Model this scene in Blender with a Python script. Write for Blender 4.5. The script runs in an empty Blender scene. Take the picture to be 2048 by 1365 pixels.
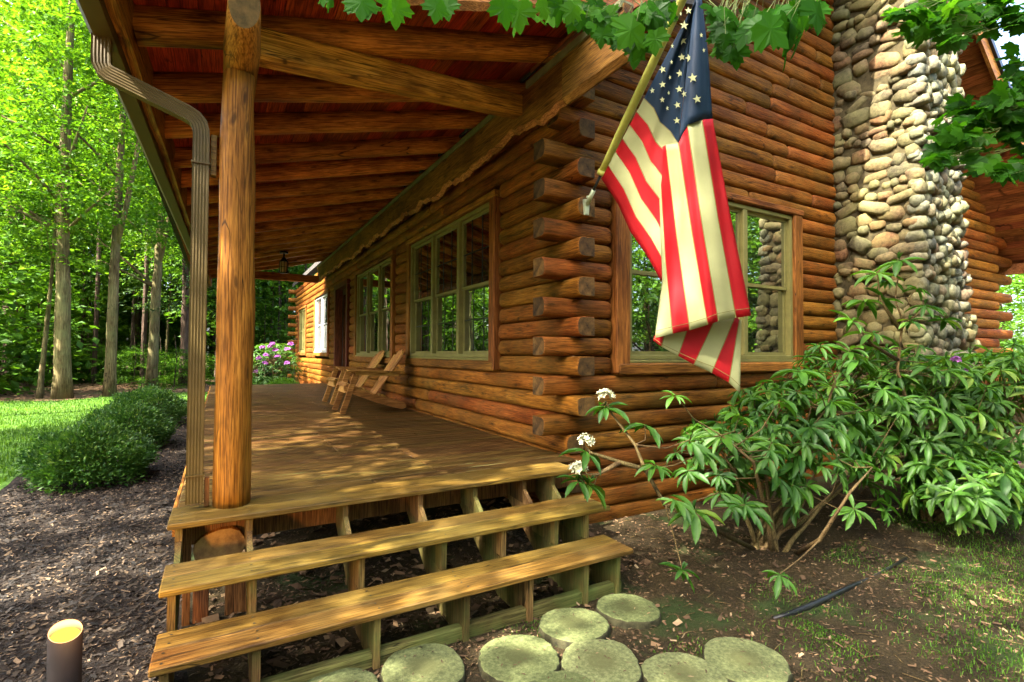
import bpy, math, random
import numpy as np
from mathutils import Matrix, Vector, noise as mnoise

random.seed(7)
RNG = np.random.default_rng(11)
scene = bpy.context.scene
COL = scene.collection
R = math.radians

# ------------------------------------------------------------------ camera
FPX, CX, CY = 1012.5, 1024.0, 682.5
CAMH = 1.65
YAW, PITCH, ROLL = R(29.94), R(1.393), R(0.294)
cy_, sy_, cp_, sp_ = math.cos(YAW), math.sin(YAW), math.cos(PITCH), math.sin(PITCH)
FWD = np.array([sy_ * cp_, cy_ * cp_, sp_])
RT0 = np.array([cy_, -sy_, 0.0])
UP0 = np.cross(RT0, FWD)
RT = math.cos(ROLL) * RT0 + math.sin(ROLL) * UP0
UPV = -math.sin(ROLL) * RT0 + math.cos(ROLL) * UP0


def pt(px, py, depth):
    """world point seen at a photo pixel, DEPTH metres along the view axis"""
    d = (px - CX) / FPX * RT - (py - CY) / FPX * UPV + FWD
    return d * depth + np.array([0, 0, CAMH])


def ground_pt(px, py, z):
    d = (px - CX) / FPX * RT - (py - CY) / FPX * UPV + FWD
    return d * ((z - CAMH) / d[2]) + np.array([0, 0, CAMH])


cam = bpy.data.cameras.new("camera")
cam.sensor_width = 36
cam.lens = FPX / 2048 * 36
cam.clip_end = 600
cam.clip_start = 0.05
camo = bpy.data.objects.new("camera", cam)
COL.objects.link(camo)
camo.matrix_world = Matrix(((RT[0], UPV[0], -FWD[0], 0), (RT[1], UPV[1], -FWD[1], 0), (RT[2], UPV[2], -FWD[2], CAMH), (0, 0, 0, 1)))
scene.camera = camo

# ------------------------------------------------------------------ object helpers


def tag(o, label=None, cat=None, group=None, kind=None):
    if label: o['label'] = label
    if cat: o['category'] = cat
    if group: o['group'] = group
    if kind: o['kind'] = kind
    return o


def empty(name, loc=(0, 0, 0), rz=0.0, parent=None):
    o = bpy.data.objects.new(name, None)
    o.empty_display_size = 0.2
    COL.objects.link(o)
    o.location = loc
    o.rotation_euler = (0, 0, rz)
    if parent: o.parent = parent
    return o


def thing(name, label, cat, loc=(0, 0, 0), rz=0.0, group=None):
    return tag(empty(name, loc, rz), label, cat, group)


def link(name, me, mats, parent=None, loc=(0, 0, 0), rot=None):
    for m in (mats if isinstance(mats, (list, tuple)) else [mats]):
        me.materials.append(m)
    o = bpy.data.objects.new(name, me)
    COL.objects.link(o)
    if parent: o.parent = parent
    o.location = loc
    if rot is not None: o.rotation_euler = rot
    return o


def arr_mesh(name, V, F, rnd=None, mi=None, smooth=False):
    """fast mesh from arrays: F is M x 3 or M x 4"""
    V = np.asarray(V, dtype=np.float32).reshape(-1, 3)
    F = np.asarray(F, dtype=np.int32)
    me = bpy.data.meshes.new(name)
    m, k = F.shape
    me.vertices.add(len(V)); me.vertices.foreach_set('co', V.ravel())
    me.loops.add(m * k); me.loops.foreach_set('vertex_index', F.ravel())
    me.polygons.add(m)
    me.polygons.foreach_set('loop_start', np.arange(0, m * k, k, dtype=np.int32))
    if mi is not None: me.polygons.foreach_set('material_index', np.asarray(mi, dtype=np.int32))
    me.polygons.foreach_set('use_smooth', np.full(m, smooth, dtype=bool))
    me.update(calc_edges=True)
    if rnd is not None:
        a = me.attributes.new('rnd', 'FLOAT', 'FACE')
        a.data.foreach_set('value', np.asarray(rnd, dtype=np.float32))
    return me


class MB:
    """collects shapes into ONE mesh"""

    def __init__(s): s.v, s.f, s.m, s.r, s.sm = [], [], [], [], []

    def face(s, idx, m=0, r=0.5, sm=False):
        s.f.append(tuple(idx)); s.m.append(m); s.r.append(r); s.sm.append(sm)

    def hexa(s, p, m=0, r=None):
        """8 corners: bottom 4 ccw then top 4 ccw"""
        b = len(s.v); s.v += [tuple(q) for q in p]
        r = random.random() if r is None else r
        for q in ((0, 3, 2, 1), (4, 5, 6, 7), (0, 1, 5, 4), (1, 2, 6, 5), (2, 3, 7, 6), (3, 0, 4, 7)):
            s.face([b + i for i in q], m, r)

    def box(s, x0, x1, y0, y1, z0, z1, m=0, r=None, bev=0.0):
        if bev <= 0:
            s.hexa([(x0, y0, z0), (x1, y0, z0), (x1, y1, z0), (x0, y1, z0), (x0, y0, z1), (x1, y0, z1), (x1, y1, z1), (x0, y1, z1)], m, r)
            return
        # chamfered box along its longest side
        ext = [x1 - x0, y1 - y0, z1 - z0]
        ax = ext.index(max(ext)); a, b_ = [i for i in (0, 1, 2) if i != ax]
        lo, hi = [x0, y0, z0], [x1, y1, z1]
        pr = []
        A0, A1, B0, B1 = lo[a], hi[a], lo[b_], hi[b_]
        for (aa, bb) in ((A0 + bev, B0), (A1 - bev, B0), (A1, B0 + bev), (A1, B1 - bev), (A1 - bev, B1), (A0 + bev, B1), (A0, B1 - bev), (A0, B0 + bev)):
            pr.append((aa, bb))
        r = random.random() if r is None else r
        base = len(s.v)
        for end, ins in ((lo[ax], 1), (lo[ax] + bev, 0), (hi[ax] - bev, 0), (hi[ax], 1)):
            ca, cb = (A0 + A1) / 2, (B0 + B1) / 2
            for (aa, bb) in pr:
                if ins:
                    aa = aa + (bev * 0.7 if aa < ca else -bev * 0.7); bb = bb + (bev * 0.7 if bb < cb else -bev * 0.7)
                q = [0, 0, 0]; q[ax] = end; q[a] = aa; q[b_] = bb
                s.v.append(tuple(q))
        flip = (ax == 1)
        for ring in range(3):
            for i in range(8):
                j = (i + 1) % 8
                q = [base + ring * 8 + i, base + ring * 8 + j, base + ring * 8 + 8 + j, base + ring * 8 + 8 + i]
                s.face(q if not flip else q[::-1], m, r)
        c0 = [base + i for i in range(8)]; c1 = [base + 24 + i for i in range(8)]
        s.face(c0[::-1] if not flip else c0, m, r); s.face(c1 if not flip else c1[::-1], m, r)

    def tube(s, path, rad, seg=10, m=0, r=None, cap=True, capm=None, wob=0.0, sx=1.0, sy=1.0, seed=0):
        """tube along path with a radius per point; sx, sy squash the section"""
        r = random.random() if r is None else r
        P = [Vector(p) for p in path]
        n = len(P)
        if not isinstance(rad, (list, tuple)): rad = [rad] * n
        base = len(s.v)
        t0 = (P[1] - P[0]).normalized()
        ref = Vector((0, 0, 1)) if abs(t0.z) < 0.9 else Vector((1, 0, 0))
        for i in range(n):
            t = (P[min(i + 1, n - 1)] - P[max(i - 1, 0)]).normalized()
            a = ref.cross(t)
            if a.length < 1e-5: a = Vector((0, 1, 0)).cross(t)
            a.normalize(); b = t.cross(a)
            ref = b
            for k in range(seg):
                th = 2 * math.pi * k / seg
                w = 1.0
                if wob: w += wob * mnoise.noise(Vector((P[i].x * 1.3 + math.cos(th) * 0.8 + seed, P[i].y * 1.3 + math.sin(th) * 0.8, P[i].z * 1.3)))
                q = P[i] + a * (math.cos(th) * rad[i] * sx * w) + b * (math.sin(th) * rad[i] * sy * w)
                s.v.append(tuple(q))
        for i in range(n - 1):
            for k in range(seg):
                j = (k + 1) % seg
                s.face((base + i * seg + k, base + i * seg + j, base + (i + 1) * seg + j, base + (i + 1) * seg + k), m, r, True)
        if cap:
            cm = m if capm is None else capm
            s.face([base + k for k in range(seg)][::-1], cm, r)
            s.face([base + (n - 1) * seg + k for k in range(seg)], cm, r)

    def prism(s, poly, axis, a0, a1, m=0, r=None, capm=None):
        """poly of 2D points extruded along axis ('x','y','z') from a0 to a1"""
        r = random.random() if r is None else r
        base = len(s.v); n = len(poly)
        for a in (a0, a1):
            for (p, q) in poly:
                s.v.append({'x': (a, p, q), 'y': (p, a, q), 'z': (p, q, a)}[axis])
        for i in range(n):
            j = (i + 1) % n
            s.face((base + i, base + j, base + n + j, base + n + i), m, r)
        cm = m if capm is None else capm
        s.face([base + i for i in range(n)][::-1], cm, r); s.face([base + n + i for i in range(n)], cm, r)

    def beam(s, p0, p1, w, h, m=0, r=None, up=(0, 0, 1), bev=0.0, capm=None):
        """squared bar from p0 to p1 (centres), w sideways, h along up"""
        p0, p1 = Vector(p0), Vector(p1)
        t = (p1 - p0).normalized(); a = t.cross(Vector(up)).normalized(); b = a.cross(t)
        r = random.random() if r is None else r
        e = bev
        pr = [(-w / 2 + e, -h / 2), (w / 2 - e, -h / 2), (w / 2, -h / 2 + e), (w / 2, h / 2 - e), (w / 2 - e, h / 2), (-w / 2 + e, h / 2), (-w / 2, h / 2 - e), (-w / 2, -h / 2 + e)] if e else [(-w / 2, -h / 2), (w / 2, -h / 2), (w / 2, h / 2), (-w / 2, h / 2)]
        n = len(pr); base = len(s.v)
        for p in (p0, p1):
            for (x, y) in pr: s.v.append(tuple(p + a * x + b * y))
        for i in range(n):
            j = (i + 1) % n
            s.face((base + i, base + n + i, base + n + j, base + j), m, r)
        cm = m if capm is None else capm
        s.face([base + i for i in range(n)], cm, r); s.face([base + n + i for i in range(n)][::-1], cm, r)

    def mesh(s, name):
        me = bpy.data.meshes.new(name)
        me.from_pydata(s.v, [], s.f)
        me.polygons.foreach_set('material_index', s.m)
        me.polygons.foreach_set('use_smooth', s.sm)
        a = me.attributes.new('rnd', 'FLOAT', 'FACE')
        a.data.foreach_set('value', s.r)
        me.update()
        return me

    def build(s, name, mats, parent=None, loc=(0, 0, 0), rot=None):
        return link(name, s.mesh(name), mats, parent, loc, rot)


# ------------------------------------------------------------------ materials


def new_mat(name):
    m = bpy.data.materials.new(name)
    m.use_nodes = True
    nt = m.node_tree
    nt.nodes.clear()
    return m, nt


class N:
    """tiny node-graph helper"""

    def __init__(s, nt): s.nt = nt

    def add(s, t, **kw):
        n = s.nt.nodes.new(t)
        for k, v in kw.items(): setattr(n, k, v)
        return n

    def set(s, n, **kw):
        for k, v in kw.items(): n.inputs[k.replace('_', ' ')].default_value = v
        return n

    def l(s, a, b): s.nt.links.new(a, b)

    def noise(s, vec, scale, detail=4, rough=0.55, dist=0.0):
        n = s.add('ShaderNodeTexNoise')
        n.inputs['Scale'].default_value = scale; n.inputs['Detail'].default_value = detail
        n.inputs['Roughness'].default_value = rough; n.inputs['Distortion'].default_value = dist
        s.l(vec, n.inputs['Vector'])
        return n.outputs['Fac']

    def ramp(s, fac, stops):
        n = s.add('ShaderNodeValToRGB')
        e = n.color_ramp.elements
        while len(e) > 1: e.remove(e[-1])
        e[0].position = stops[0][0]; e[0].color = (*stops[0][1], 1) if len(stops[0][1]) == 3 else stops[0][1]
        for p, c in stops[1:]:
            q = e.new(p); q.color = (*c, 1)
        s.l(fac, n.inputs['Fac'])
        return n.outputs['Color']

    def mix(s, fac, a, b, mode='MIX'):
        n = s.add('ShaderNodeMix', data_type='RGBA', blend_type=mode)
        for inp, v in ((n.inputs[0], fac), (n.inputs[6], a), (n.inputs[7], b)):
            if isinstance(v, (int, float)): inp.default_value = v
            elif isinstance(v, tuple): inp.default_value = (*v, 1) if len(v) == 3 else v
            else: s.l(v, inp)
        return n.outputs[2]

    def math(s, op, a, b=0.0, clamp=False):
        n = s.add('ShaderNodeMath', operation=op, use_clamp=clamp)
        for inp, v in ((n.inputs[0], a), (n.inputs[1], b)):
            if isinstance(v, (int, float)): inp.default_value = v
            else: s.l(v, inp)
        return n.outputs[0]

    def mapping(s, vec, scale=(1, 1, 1), loc=(0, 0, 0)):
        n = s.add('ShaderNodeMapping')
        n.inputs['Scale'].default_value = scale; n.inputs['Location'].default_value = loc
        s.l(vec, n.inputs['Vector'])
        return n.outputs[0]

    def bump(s, h, strength, dist=0.01):
        n = s.add('ShaderNodeBump')
        n.inputs['Strength'].default_value = strength; n.inputs['Distance'].default_value = dist
        s.l(h, n.inputs['Height'])
        return n.outputs[0]

    def out(s, sh):
        o = s.add('ShaderNodeOutputMaterial'); s.l(sh, o.inputs['Surface'])

    def pbsdf(s, col, rough=0.6, normal=None, spec=0.4, metal=0.0):
        p = s.add('ShaderNodeBsdfPrincipled')
        if isinstance(col, tuple): p.inputs['Base Color'].default_value = (*col, 1)
        else: s.l(col, p.inputs['Base Color'])
        if isinstance(rough, (int, float)): p.inputs['Roughness'].default_value = rough
        else: s.l(rough, p.inputs['Roughness'])
        p.inputs['Specular IOR Level'].default_value = spec
        p.inputs['Metallic'].default_value = metal
        if normal is not None: s.l(normal, p.inputs['Normal'])
        return p


def rnd_fac(n):
    a = n.add('ShaderNodeAttribute'); a.attribute_name = 'rnd'
    o = n.add('ShaderNodeObjectInfo')
    s = n.math('ADD', a.outputs['Fac'], o.outputs['Random'])
    return n.math('FRACT', s), o


def wood(name, base, dark, light=None, axis='X', rough=0.55, grain=1.0, knots=0.6, var=0.35, moss=None, spec=0.13, bump=0.35, worn=None):
    m, nt = new_mat(name); n = N(nt)
    tc = n.add('ShaderNodeTexCoord')
    rf, oi = rnd_fac(n)
    light = light or tuple(min(1, c * 1.5) for c in base)
    # shift the coordinates per board so that no two boards share their grain
    comb = n.add('ShaderNodeCombineXYZ')
    for i in range(3): n.l(n.math('MULTIPLY', rf, 37.0 + 11 * i), comb.inputs[i])
    vadd = n.add('ShaderNodeVectorMath', operation='ADD')
    n.l(tc.outputs['Object'], vadd.inputs[0]); n.l(comb.outputs[0], vadd.inputs[1])
    V = vadd.outputs[0]
    st = {'X': (0.8, 15, 15), 'Y': (15, 0.8, 15), 'Z': (15, 15, 0.8)}[axis]
    st = tuple(c * grain for c in st)
    g1 = n.noise(n.mapping(V, st), 2.6, 8, 0.68, 0.5)
    st2 = tuple(c * 3.2 if c > 1 else c * 2.0 for c in st)
    g2 = n.noise(n.mapping(V, st2), 3.0, 4, 0.6)
    st3 = {'X': (0.9, 2.4, 2.4), 'Y': (2.4, 0.9, 2.4), 'Z': (2.4, 2.4, 0.9)}[axis]
    big = n.noise(n.mapping(V, st3), 1.1, 4, 0.6)
    col = n.ramp(g1, [(0.28, dark), (0.5, base), (0.72, light)])
    col = n.mix(n.math('MULTIPLY', n.ramp(g2, [(0.40, (0, 0, 0)), (0.58, (1, 1, 1))]), 0.62), n.mix(1.0, col, (0.40, 0.35, 0.32), 'MULTIPLY'), n.mix(1.0, col, (1.35, 1.35, 1.35), 'MULTIPLY'))
    # blotches of weather
    col = n.mix(n.ramp(big, [(0.36, (1, 1, 1)), (0.56, (0, 0, 0))]), col, n.mix(1.0, col, (0.5, 0.45, 0.42), 'MULTIPLY'))
    # knots and long drying cracks, laid out on the unrolled surface (run, girth)
    if knots:
        sp = n.add('ShaderNodeSeparateXYZ'); n.l(V, sp.inputs[0])
        run, c1, c2 = {'X': (0, 1, 2), 'Y': (1, 0, 2), 'Z': (2, 0, 1)}[axis]
        girth = n.math('ADD', n.math('MULTIPLY', sp.outputs[c1], 0.83), sp.outputs[c2])
        warp = n.math('MULTIPLY', n.noise(V, 2.2, 3, 0.5), 0.10)
        cb_ = n.add('ShaderNodeCombineXYZ')
        n.l(n.math('MULTIPLY', sp.outputs[run], 1.25), cb_.inputs[0]); n.l(n.math('MULTIPLY', n.math('ADD', girth, warp), 4.6), cb_.inputs[1])
        vo = n.add('ShaderNodeTexVoronoi', voronoi_dimensions='2D'); vo.inputs['Scale'].default_value = 1.0
        n.l(cb_.outputs[0], vo.inputs['Vector'])
        kf = n.ramp(vo.outputs['Distance'], [(0.035, (1, 1, 1)), (0.060, (0.55, 0.55, 0.55)), (0.075, (0.25, 0.25, 0.25)), (0.10, (0.45, 0.45, 0.45)), (0.15, (0, 0, 0))])
        col = n.mix(n.math('MULTIPLY', kf, knots), col, tuple(c * 0.20 for c in dark))
        cc_ = n.add('ShaderNodeCombineXYZ')
        n.l(n.math('MULTIPLY', sp.outputs[run], 0.55), cc_.inputs[0]); n.l(n.math('MULTIPLY', n.math('ADD', girth, n.math('MULTIPLY', warp, 0.5)), 9.0), cc_.inputs[1])
        ck = n.noise(cc_.outputs[0], 1.3, 2, 0.35)
        cf = n.ramp(ck, [(0.490, (0, 0, 0)), (0.497, (1, 1, 1)), (0.503, (1, 1, 1)), (0.510, (0, 0, 0))])
        cm = n.ramp(n.noise(V, 0.9, 2, 0.5), [(0.47, (0, 0, 0)), (0.56, (1, 1, 1))])
        col = n.mix(n.math('MULTIPLY', n.math('MULTIPLY', cf, cm), 0.9), col, tuple(c * 0.16 for c in dark))
    if moss:
        mf = n.noise(tc.outputs['Object'], 1.4, 5, 0.65)
        col = n.mix(n.math('MULTIPLY', n.ramp(mf, [(0.45, (0, 0, 0)), (0.68, (1, 1, 1))]), moss[1]), col, moss[0])
    if worn:
        wf = n.noise(n.mapping(V, tuple(c * 1.2 for c in st)), 1.7, 5, 0.7)
        col = n.mix(n.math('MULTIPLY', n.ramp(wf, [(0.60, (0, 0, 0)), (0.68, (1, 1, 1))]), worn[1]), col, worn[0])
    hsv = n.add('ShaderNodeHueSaturation')
    n.l(col, hsv.inputs['Color'])
    n.l(n.math('ADD', n.math('MULTIPLY', rf, var * 2), 1.0 - var), hsv.inputs['Value'])
    n.l(n.math('ADD', n.math('MULTIPLY', n.math('FRACT', n.math('MULTIPLY', rf, 7.3)), 0.024), 0.488), hsv.inputs['Hue'])
    bm = n.bump(n.math('ADD', n.math('MULTIPLY', g1, 0.6), n.math('MULTIPLY', g2, 0.5)), bump, 0.012)
    p = n.pbsdf(hsv.outputs[0], n.math('ADD', n.math('MULTIPLY', g1, 0.25), rough - 0.12), bm, spec)
    n.out(p.outputs[0])
    return m


def endgrain(name, a, b):
    m, nt = new_mat(name); n = N(nt)
    tc = n.add('ShaderNodeTexCoord')
    f = n.noise(tc.outputs['Object'], 9, 5, 0.7)
    rf, _ = rnd_fac(n)
    col = n.ramp(f, [(0.35, b), (0.62, a)])
    hsv = n.add('ShaderNodeHueSaturation'); n.l(col, hsv.inputs['Color'])
    n.l(n.math('ADD', n.math('MULTIPLY', rf, 0.9), 0.5), hsv.inputs['Value'])
    n.out(n.pbsdf(hsv.outputs[0], 0.8, n.bump(n.noise(tc.outputs['Object'], 40, 3), 0.4, 0.01), 0.2).outputs[0])
    return m


def plain(name, col, rough=0.5, metal=0.0, var=0.12, scale=6, bump=0.0, spec=0.2):
    m, nt = new_mat(name); n = N(nt)
    tc = n.add('ShaderNodeTexCoord')
    f = n.noise(tc.outputs['Object'], scale, 5, 0.65)
    c = n.ramp(f, [(0.3, tuple(x * (1 - var * 2) for x in col)), (0.7, tuple(min(1, x * (1 + var * 2)) for x in col))])
    f2 = n.noise(tc.outputs['Object'], scale * 7, 3, 0.6)
    nb = n.bump(f2, bump, 0.005) if bump else None
    n.out(n.pbsdf(c, n.math('ADD', n.math('MULTIPLY', f, 0.2), rough - 0.1), nb, spec, metal).outputs[0])
    return m


def leafmat(name, dark, mid, light, trans=0.45, rough=0.45, yellow=None, gloss=0.06):
    m, nt = new_mat(name); n = N(nt)
    rf, oi = rnd_fac(n)
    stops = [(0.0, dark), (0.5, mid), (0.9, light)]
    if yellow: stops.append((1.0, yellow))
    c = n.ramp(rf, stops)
    tc = n.add('ShaderNodeTexCoord')
    f = n.noise(tc.outputs['Object'], 0.55, 3, 0.6)
    c = n.mix(1.0, c, n.ramp(f, [(0.3, (0.6, 0.68, 0.55)), (0.7, (1.25, 1.2, 1.1))]), 'MULTIPLY')
    d = n.add('ShaderNodeBsdfDiffuse'); n.l(c, d.inputs[0])
    t = n.add('ShaderNodeBsdfTranslucent')
    n.l(n.mix(1.0, c, (1.35, 1.25, 0.55), 'MULTIPLY'), t.inputs[0])
    g = n.add('ShaderNodeBsdfGlossy'); g.inputs['Roughness'].default_value = rough; g.inputs[0].default_value = (0.9, 0.95, 0.9, 1)
    m1 = n.add('ShaderNodeMixShader'); m1.inputs[0].default_value = trans
    n.l(d.outputs[0], m1.inputs[1]); n.l(t.outputs[0], m1.inputs[2])
    m2 = n.add('ShaderNodeMixShader'); m2.inputs[0].default_value = gloss
    n.l(m1.outputs[0], m2.inputs[1]); n.l(g.outputs[0], m2.inputs[2])
    n.out(m2.outputs[0])
    return m


def stonemat(name, cols):
    m, nt = new_mat(name); n = N(nt)
    tc = n.add('ShaderNodeTexCoord')
    rf, _ = rnd_fac(n)
    c = n.ramp(rf, [(i / (len(cols) - 1), q) for i, q in enumerate(cols)])
    f = n.noise(tc.outputs['Object'], 22, 6, 0.7)
    c = n.mix(1.0, c, n.ramp(f, [(0.32, (0.42, 0.42, 0.42)), (0.68, (1.5, 1.48, 1.45))]), 'MULTIPLY')
    f3 = n.noise(tc.outputs['Object'], 1.7, 4, 0.6)
    c = n.mix(n.math('MULTIPLY', n.ramp(f3, [(0.42, (0, 0, 0)), (0.66, (1, 1, 1))]), 0.4), c, (0.20, 0.20, 0.07))
    n.out(n.pbsdf(c, 0.75, n.bump(f, 0.9, 0.012), 0.12).outputs[0])
    return m


def groundmat(name, stops, scale, scale2, bumps=0.8, extra=None):
    m, nt = new_mat(name); n = N(nt)
    tc = n.add('ShaderNodeTexCoord')
    V = tc.outputs['Object']
    f = n.noise(V, scale, 8, 0.7)
    g = n.noise(V, scale2, 4, 0.6)
    c = n.ramp(f, stops)
    c = n.mix(1.0, c, n.ramp(g, [(0.3, (0.65, 0.65, 0.65)), (0.7, (1.3, 1.28, 1.2))]), 'MULTIPLY')
    if extra:
        h = n.noise(V, extra[1], 4, 0.6)
        c = n.mix(n.ramp(h, [(extra[2], (0, 0, 0)), (extra[2] + 0.1, (1, 1, 1))]), c, extra[0])
    n.out(n.pbsdf(c, 0.9, n.bump(f, bumps, 0.03), 0.15).outputs[0])
    return m


M = {}
M['log'] = wood('log_wood', (0.2720, 0.0944, 0.0136), (0.1200, 0.0376, 0.0064), (0.3840, 0.1520, 0.0256), 'X', 0.55, 1.0, 0.85, 0.24, moss=((0.1040, 0.0640, 0.0144), 0.42), spec=0.08, bump=0.9)
M['logend'] = endgrain('log_end_grain', (0.115, 0.060, 0.016), (0.020, 0.011, 0.004))
M['post'] = wood('post_wood', (0.3024, 0.1159, 0.0151), (0.1512, 0.0504, 0.0076), (0.4368, 0.1932, 0.0302), 'Z', 0.5, 0.8, 0.8, 0.1)
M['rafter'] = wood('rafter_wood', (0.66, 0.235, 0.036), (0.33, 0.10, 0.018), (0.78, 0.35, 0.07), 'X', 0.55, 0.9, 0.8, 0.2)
M['beam_y'] = wood('beam_wood', (0.36, 0.14, 0.025), (0.16, 0.056, 0.012), (0.50, 0.22, 0.045), 'Y', 0.55, 0.8, 0.7, 0.12)
M['ledger'] = wood('ledger_wood', (0.2304, 0.1080, 0.0216), (0.1080, 0.0446, 0.0101), (0.3024, 0.1512, 0.0360), 'Y', 0.6, 1.0, 0.8, 0.1, worn=((0.0432, 0.0180, 0.0072), 0.8))
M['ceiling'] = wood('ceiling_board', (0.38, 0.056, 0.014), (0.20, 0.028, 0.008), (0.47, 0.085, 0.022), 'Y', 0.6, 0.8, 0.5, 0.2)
M['deck'] = wood('deck_board', (0.0994, 0.0532, 0.0111), (0.0486, 0.0245, 0.0055), (0.1434, 0.0832, 0.0194), 'X', 0.5, 0.9, 0.5, 0.22, worn=((0.1110, 0.0925, 0.0394), 0.55), spec=0.16)
M['deck_worn'] = wood('worn_deck_board', (0.1275, 0.0723, 0.0153), (0.0595, 0.0306, 0.0076), (0.1785, 0.1105, 0.0255), 'X', 0.55, 0.9, 0.5, 0.2, worn=((0.2040, 0.2125, 0.0723), 0.8), spec=0.13)
M['tie'] = wood('tie_beam_wood', (0.54, 0.235, 0.038), (0.28, 0.11, 0.018), (0.66, 0.32, 0.06), 'X', 0.55, 0.9, 0.6, 0.05)
M['tread'] = wood('tread_board', (0.1771, 0.1046, 0.0182), (0.0939, 0.0515, 0.0097), (0.2468, 0.1557, 0.0322), 'X', 0.55, 0.9, 0.6, 0.1, moss=((0.1449, 0.1074, 0.0322), 0.4), worn=((0.2255, 0.1610, 0.0644), 0.35))
M['stringer'] = wood('stringer_wood', (0.20, 0.125, 0.042), (0.09, 0.055, 0.02), (0.30, 0.19, 0.065), 'Z', 0.7, 1.0, 0.4, 0.2, moss=((0.09, 0.12, 0.03), 0.8))
M['skirt'] = wood('skirt_board', (0.26, 0.10, 0.034), (0.11, 0.04, 0.015), (0.35, 0.15, 0.05), 'Z', 0.65, 1.0, 0.5, 0.2)
M['trim'] = wood('trim_wood', (0.30, 0.118, 0.022), (0.14, 0.05, 0.010), (0.42, 0.18, 0.036), 'X', 0.55, 1.0, 0.6, 0.15)
M['trim_z'] = wood('trim_wood_upright', (0.30, 0.118, 0.022), (0.14, 0.05, 0.010), (0.42, 0.18, 0.036), 'Z', 0.55, 1.0, 0.6, 0.15)
M['chair'] = wood('chair_wood', (0.4950, 0.2544, 0.0660), (0.2750, 0.1375, 0.0330), (0.6325, 0.3575, 0.1032), 'X', 0.6, 1.0, 0.2, 0.05)
M['soffit'] = wood('soffit_board', (0.32, 0.12, 0.036), (0.16, 0.055, 0.018), (0.45, 0.18, 0.055), 'X', 0.55, 0.8, 0.5, 0.15)
M['olive'] = plain('olive_window_paint', (0.155, 0.138, 0.042), 0.45, 0, 0.1)
M['gutter'] = plain('gutter_metal', (0.074, 0.050, 0.013), 0.5, 0.0, 0.12, 4)
M['flash'] = plain('flashing_metal', (0.16, 0.16, 0.075), 0.45, 0.3, 0.15)
M['shingle'] = plain('roof_shingle', (0.05, 0.045, 0.04), 0.9, 0, 0.25, 9, 0.5)
M['dark'] = plain('dark_backing', (0.030, 0.016, 0.008), 0.9, 0, 0.2)
M['black'] = plain('black_plastic', (0.012, 0.013, 0.012), 0.35, 0, 0.2)
M['iron'] = plain('lantern_iron', (0.02, 0.016, 0.012), 0.5, 0.4, 0.2)
M['mortar'] = plain('mortar', (0.042, 0.034, 0.016), 0.95, 0, 0.3, 12, 0.8, 0.1)
M['stone'] = stonemat('brown_field_stone', [(0.075, 0.042, 0.018), (0.052, 0.045, 0.022), (0.085, 0.062, 0.030), (0.090, 0.043, 0.018), (0.045, 0.040, 0.022), (0.100, 0.075, 0.038), (0.062, 0.042, 0.020)])
M['stone_front'] = stonemat('river_cobble', [(0.085, 0.075, 0.045), (0.070, 0.078, 0.055), (0.11, 0.10, 0.062), (0.095, 0.062, 0.035), (0.062, 0.072, 0.056), (0.13, 0.118, 0.075), (0.085, 0.088, 0.062)])
M['white'] = plain('white_vinyl', (0.3600, 0.3648, 0.3456), 0.4)
M['bracket'] = plain('bracket_metal', (0.3300, 0.3720, 0.2400), 0.4, 0.2)
M['pole'] = plain('pole_sleeve_cloth', (0.36, 0.36, 0.075), 0.5)


def glassmat(name, base, refl):
    m, nt = new_mat(name); n = N(nt)
    d = n.add('ShaderNodeBsdfDiffuse'); d.inputs[0].default_value = (*base, 1)
    g = n.add('ShaderNodeBsdfGlossy'); g.inputs['Roughness'].default_value = 0.015
    g.inputs[0].default_value = (0.95, 1.0, 0.92, 1)
    tc = n.add('ShaderNodeTexCoord')
    w = n.noise(tc.outputs['Object'], 2.2, 2, 0.5)
    n.l(n.bump(w, 0.06, 0.02), g.inputs['Normal'])
    lw = n.add('ShaderNodeLayerWeight'); lw.inputs['Blend'].default_value = 0.35
    f = n.math('ADD', n.math('MULTIPLY', lw.outputs['Fresnel'], 0.8), refl, True)
    mx = n.add('ShaderNodeMixShader'); n.l(f, mx.inputs[0]); n.l(d.outputs[0], mx.inputs[1]); n.l(g.outputs[0], mx.inputs[2])
    n.out(mx.outputs[0])
    return m


M['glass'] = glassmat('window_glass', (0.012, 0.012, 0.008), 0.38)
M['glass_pale'] = glassmat('curtained_glass', (0.035, 0.035, 0.042), 0.05)

# foliage
M['leaf_a'] = leafmat('maple_leaf', (0.0190, 0.0820, 0.0052), (0.0362, 0.1423, 0.0069), (0.0604, 0.1941, 0.0103), 0.6, 0.4, None, 0.006)
M['leaf_forest'] = leafmat('forest_leaf', (0.0306, 0.0944, 0.0062), (0.0629, 0.1618, 0.0090), (0.1124, 0.2337, 0.0144), 0.5, 0.5, (0.1708, 0.2697, 0.0270), 0.015)
M['leaf_wood'] = leafmat('woodland_leaf', (0.0302, 0.0861, 0.0086), (0.0624, 0.1561, 0.0108), (0.1076, 0.2261, 0.0171), 0.45, 0.5, (0.1723, 0.2799, 0.0538), 0.012)
M['leaf_hem'] = leafmat('hemlock_needle', (0.0176, 0.0428, 0.0151), (0.0302, 0.0693, 0.0227), (0.0567, 0.1071, 0.0378), 0.25, 0.5, None, 0.015)
M['leaf_bush'] = leafmat('bush_leaf', (0.018, 0.065, 0.010), (0.036, 0.105, 0.014), (0.070, 0.155, 0.022), 0.35, 0.5, (0.14, 0.22, 0.05), 0.02)
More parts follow.
